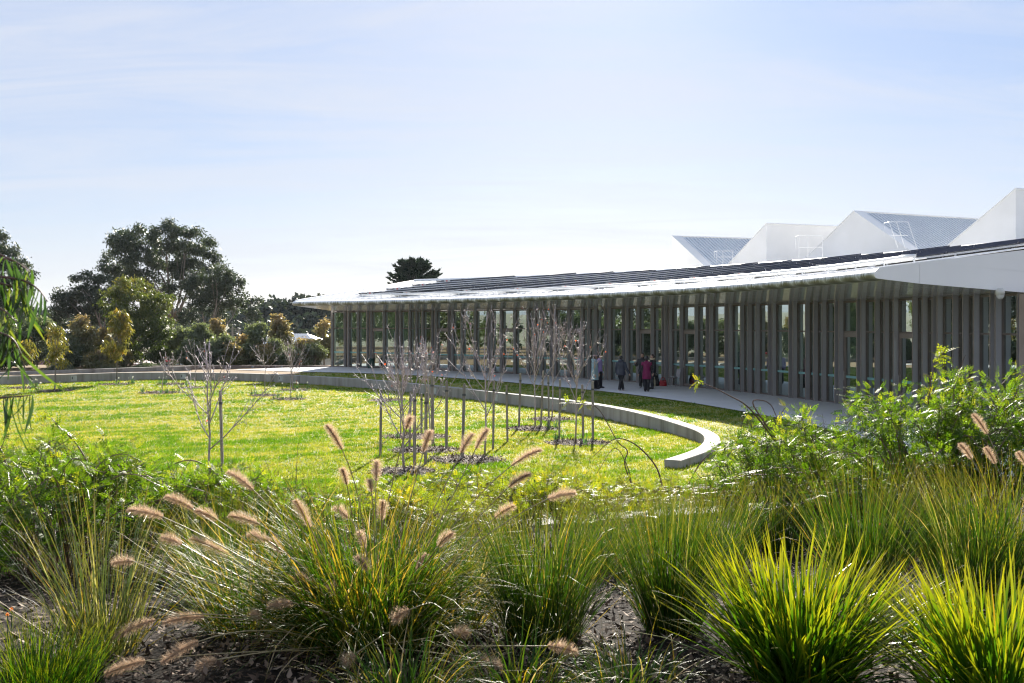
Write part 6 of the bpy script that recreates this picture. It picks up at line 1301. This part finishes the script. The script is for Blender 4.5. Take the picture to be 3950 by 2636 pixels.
def bag(c, w_, d_, h_, mat_, label, strap=True, sag=.2, seed=1):
    rgs = np.random.default_rng(seed); r = empty('bag', c, label=label, cat='bag'); rings = []
    for t in np.linspace(0, 1, 9):
        f = (1 + .12 * math.sin(math.pi * t)) * (1 - sag * t ** 2); rings.append([(c[0] + w_ / 2 * f * math.copysign(abs(math.cos(a)) ** .6, math.cos(a)) + rgs.normal(0, .006), c[1] + d_ / 2 * (f - .25 * t) * math.copysign(abs(math.sin(a)) ** .6, math.sin(a)) + rgs.normal(0, .006), c[2] + h_ * t + (.03 * math.sin(2 * a + 1) if t > .8 else 0)) for a in np.linspace(0, 6.283, 19)[:-1]])
    m = MB(); m.loft(rings); m.obj('body', mat_, r, smooth=True)
    if strap:
        for dy in (-.04, .04): m = MB(); m.tube([(c[0] + w_ * .28 * math.cos(a), c[1] + dy, c[2] + h_ * .95 + .16 * math.sin(a)) for a in np.linspace(0, math.pi, 9)], .012, 6); m.obj('strap', mat_, r, smooth=True)
    return r
bag((7.42, 48.9, PZ), .34, .2, .28, plain('red_nylon', (.42, .012, .02), .5), 'red shopping bag on the path left of the chair', seed=2)
bag((7.08, 49.1, PZ), .36, .26, .50, plain('black_nylon', (.012, .012, .014), .6), 'black backpack slumped against the facade behind the red bag', seed=3, sag=.45)
bag((6.93, 48.7, PZ), .18, .14, .34, plain('cream_canvas', (.55, .48, .33), .8), 'small cream tote between the people and the black backpack', seed=4)
th = th_of_px(1424, RF - .5); c = pol(RF - .35, th, PZ); bn = empty('litter_bin', c, label='dark green litter bin beside the first door', cat='bin'); gmat = plain('dark_green_enamel', (.02, .06, .045), .45)
m = MB(); m.tube([(c[0], c[1], c[2]), (c[0], c[1], c[2] + .62)], [.21, .22], 16); m.obj('body', gmat, bn, smooth=False); m = MB(); m.tube([(c[0], c[1], c[2] + .62), (c[0], c[1], c[2] + .68), (c[0], c[1], c[2] + .70)], [.23, .22, .12], 16); m.obj('lid', gmat, bn)
c = px(644, 1437, 65.5); c[2] = 0.0; cb = empty('chalkboard', c, label='small black framed chalkboard sign standing beyond the lawn wall', cat='sign')
bz = px(644, 1418, 65.5)[2]; m = MB(); m.box((c[0], c[1] + .02, bz), (.28, .02, .34)); bd = m.obj('board', plain('slate_board', (.05, .055, .065), .7), cb)
for dx, dz, sx, sz in ((-.15, 0, .035, .40), (.15, 0, .035, .40), (0, .19, .335, .03), (0, -.19, .335, .03)): m = MB(); m.box((c[0] + dx, c[1], bz + dz), (sx, .035, sz)); m.obj('frame', plain('black_frame', (.012, .012, .014), .5), cb)
chalk = plain('chalk', (.42, .43, .46), .9); rgs = np.random.default_rng(5)
for q in range(6):
    x = -.11
    while x < .09: wv = rgs.uniform(.02, .05); m = MB(); m.box((c[0] + x + wv / 2, c[1] + .008, bz + .13 - q * .05), (wv, .004, .022)); m.obj('chalk_mark', chalk, bd); x += wv + .015
m = MB(); m.tube([(c[0], c[1] + .06, -.1), (c[0], c[1] + .04, bz)], .02, 6); m.obj('post', MT['timber'], cb)
c = px(645, 1394, 66); vs_ = empty('flower_pot_sculpture', (c[0], c[1], 0), label='red glazed ornaments on sticks above the chalkboard', cat='ornament'); redg = plain('red_glaze', (.40, .012, .015), .15)
for dx, dz, rr in ((-.06, .03, .085), (.03, .02, .05), (.16, .01, .05), (.20, .09, .04)): m = MB(); m.ell((c[0] + dx, c[1], c[2] + dz), (rr, rr, rr * 1.1), 12, 9); m.obj('bauble', redg, vs_, smooth=True); m = MB(); m.tube([(c[0] + dx, c[1], 0), (c[0] + dx, c[1], c[2] + dz)], .012, 5); m.obj('stick', MT['timber'], vs_)
b = on_lawn(1143, 1490); m = MB(); m.tube([b, b + np.array((.0, 0, .35))], [.02, .018], 5); setp(m.obj('marker_peg', plain('orange_peg', (.45, .12, .05), .6)), label='short orange marker peg near the far ring before the pavilion', cat='peg')
b = on_lawn(1360, 1860); m = MB(); m.tube([b + np.array((0, 0, -.02)), b + np.array((0, 0, .012)), b + np.array((0, 0, .016))], [.16, .16, .14], 14); setp(m.obj('drain_cover', plain('pale_plastic_cover', (.6, .6, .58), .5)), label='pale round inspection cover in the near lawn', cat='cover')

# ------------------------------------------------------------------ the air: thin haze round the whole place
hm = bpy.data.materials.new('thin_blue_haze'); hm.use_nodes = True; ht_ = hm.node_tree; ht_.nodes.clear(); ho_ = N(ht_, 'ShaderNodeOutputMaterial')
pv = N(ht_, 'ShaderNodeVolumePrincipled'); pv.inputs['Color'].default_value = (0.80, 0.90, 1.0, 1); pv.inputs['Density'].default_value = 0.00008; pv.inputs['Anisotropy'].default_value = 0.2
ht_.links.new(pv.outputs[0], ho_.inputs['Volume'])
m = MB(); m.box((0, 1050, 13), (3040, 2740, 64)); setp(m.obj('haze', hm), kind='stuff', label='thin blue haze in the far distance', cat='haze')
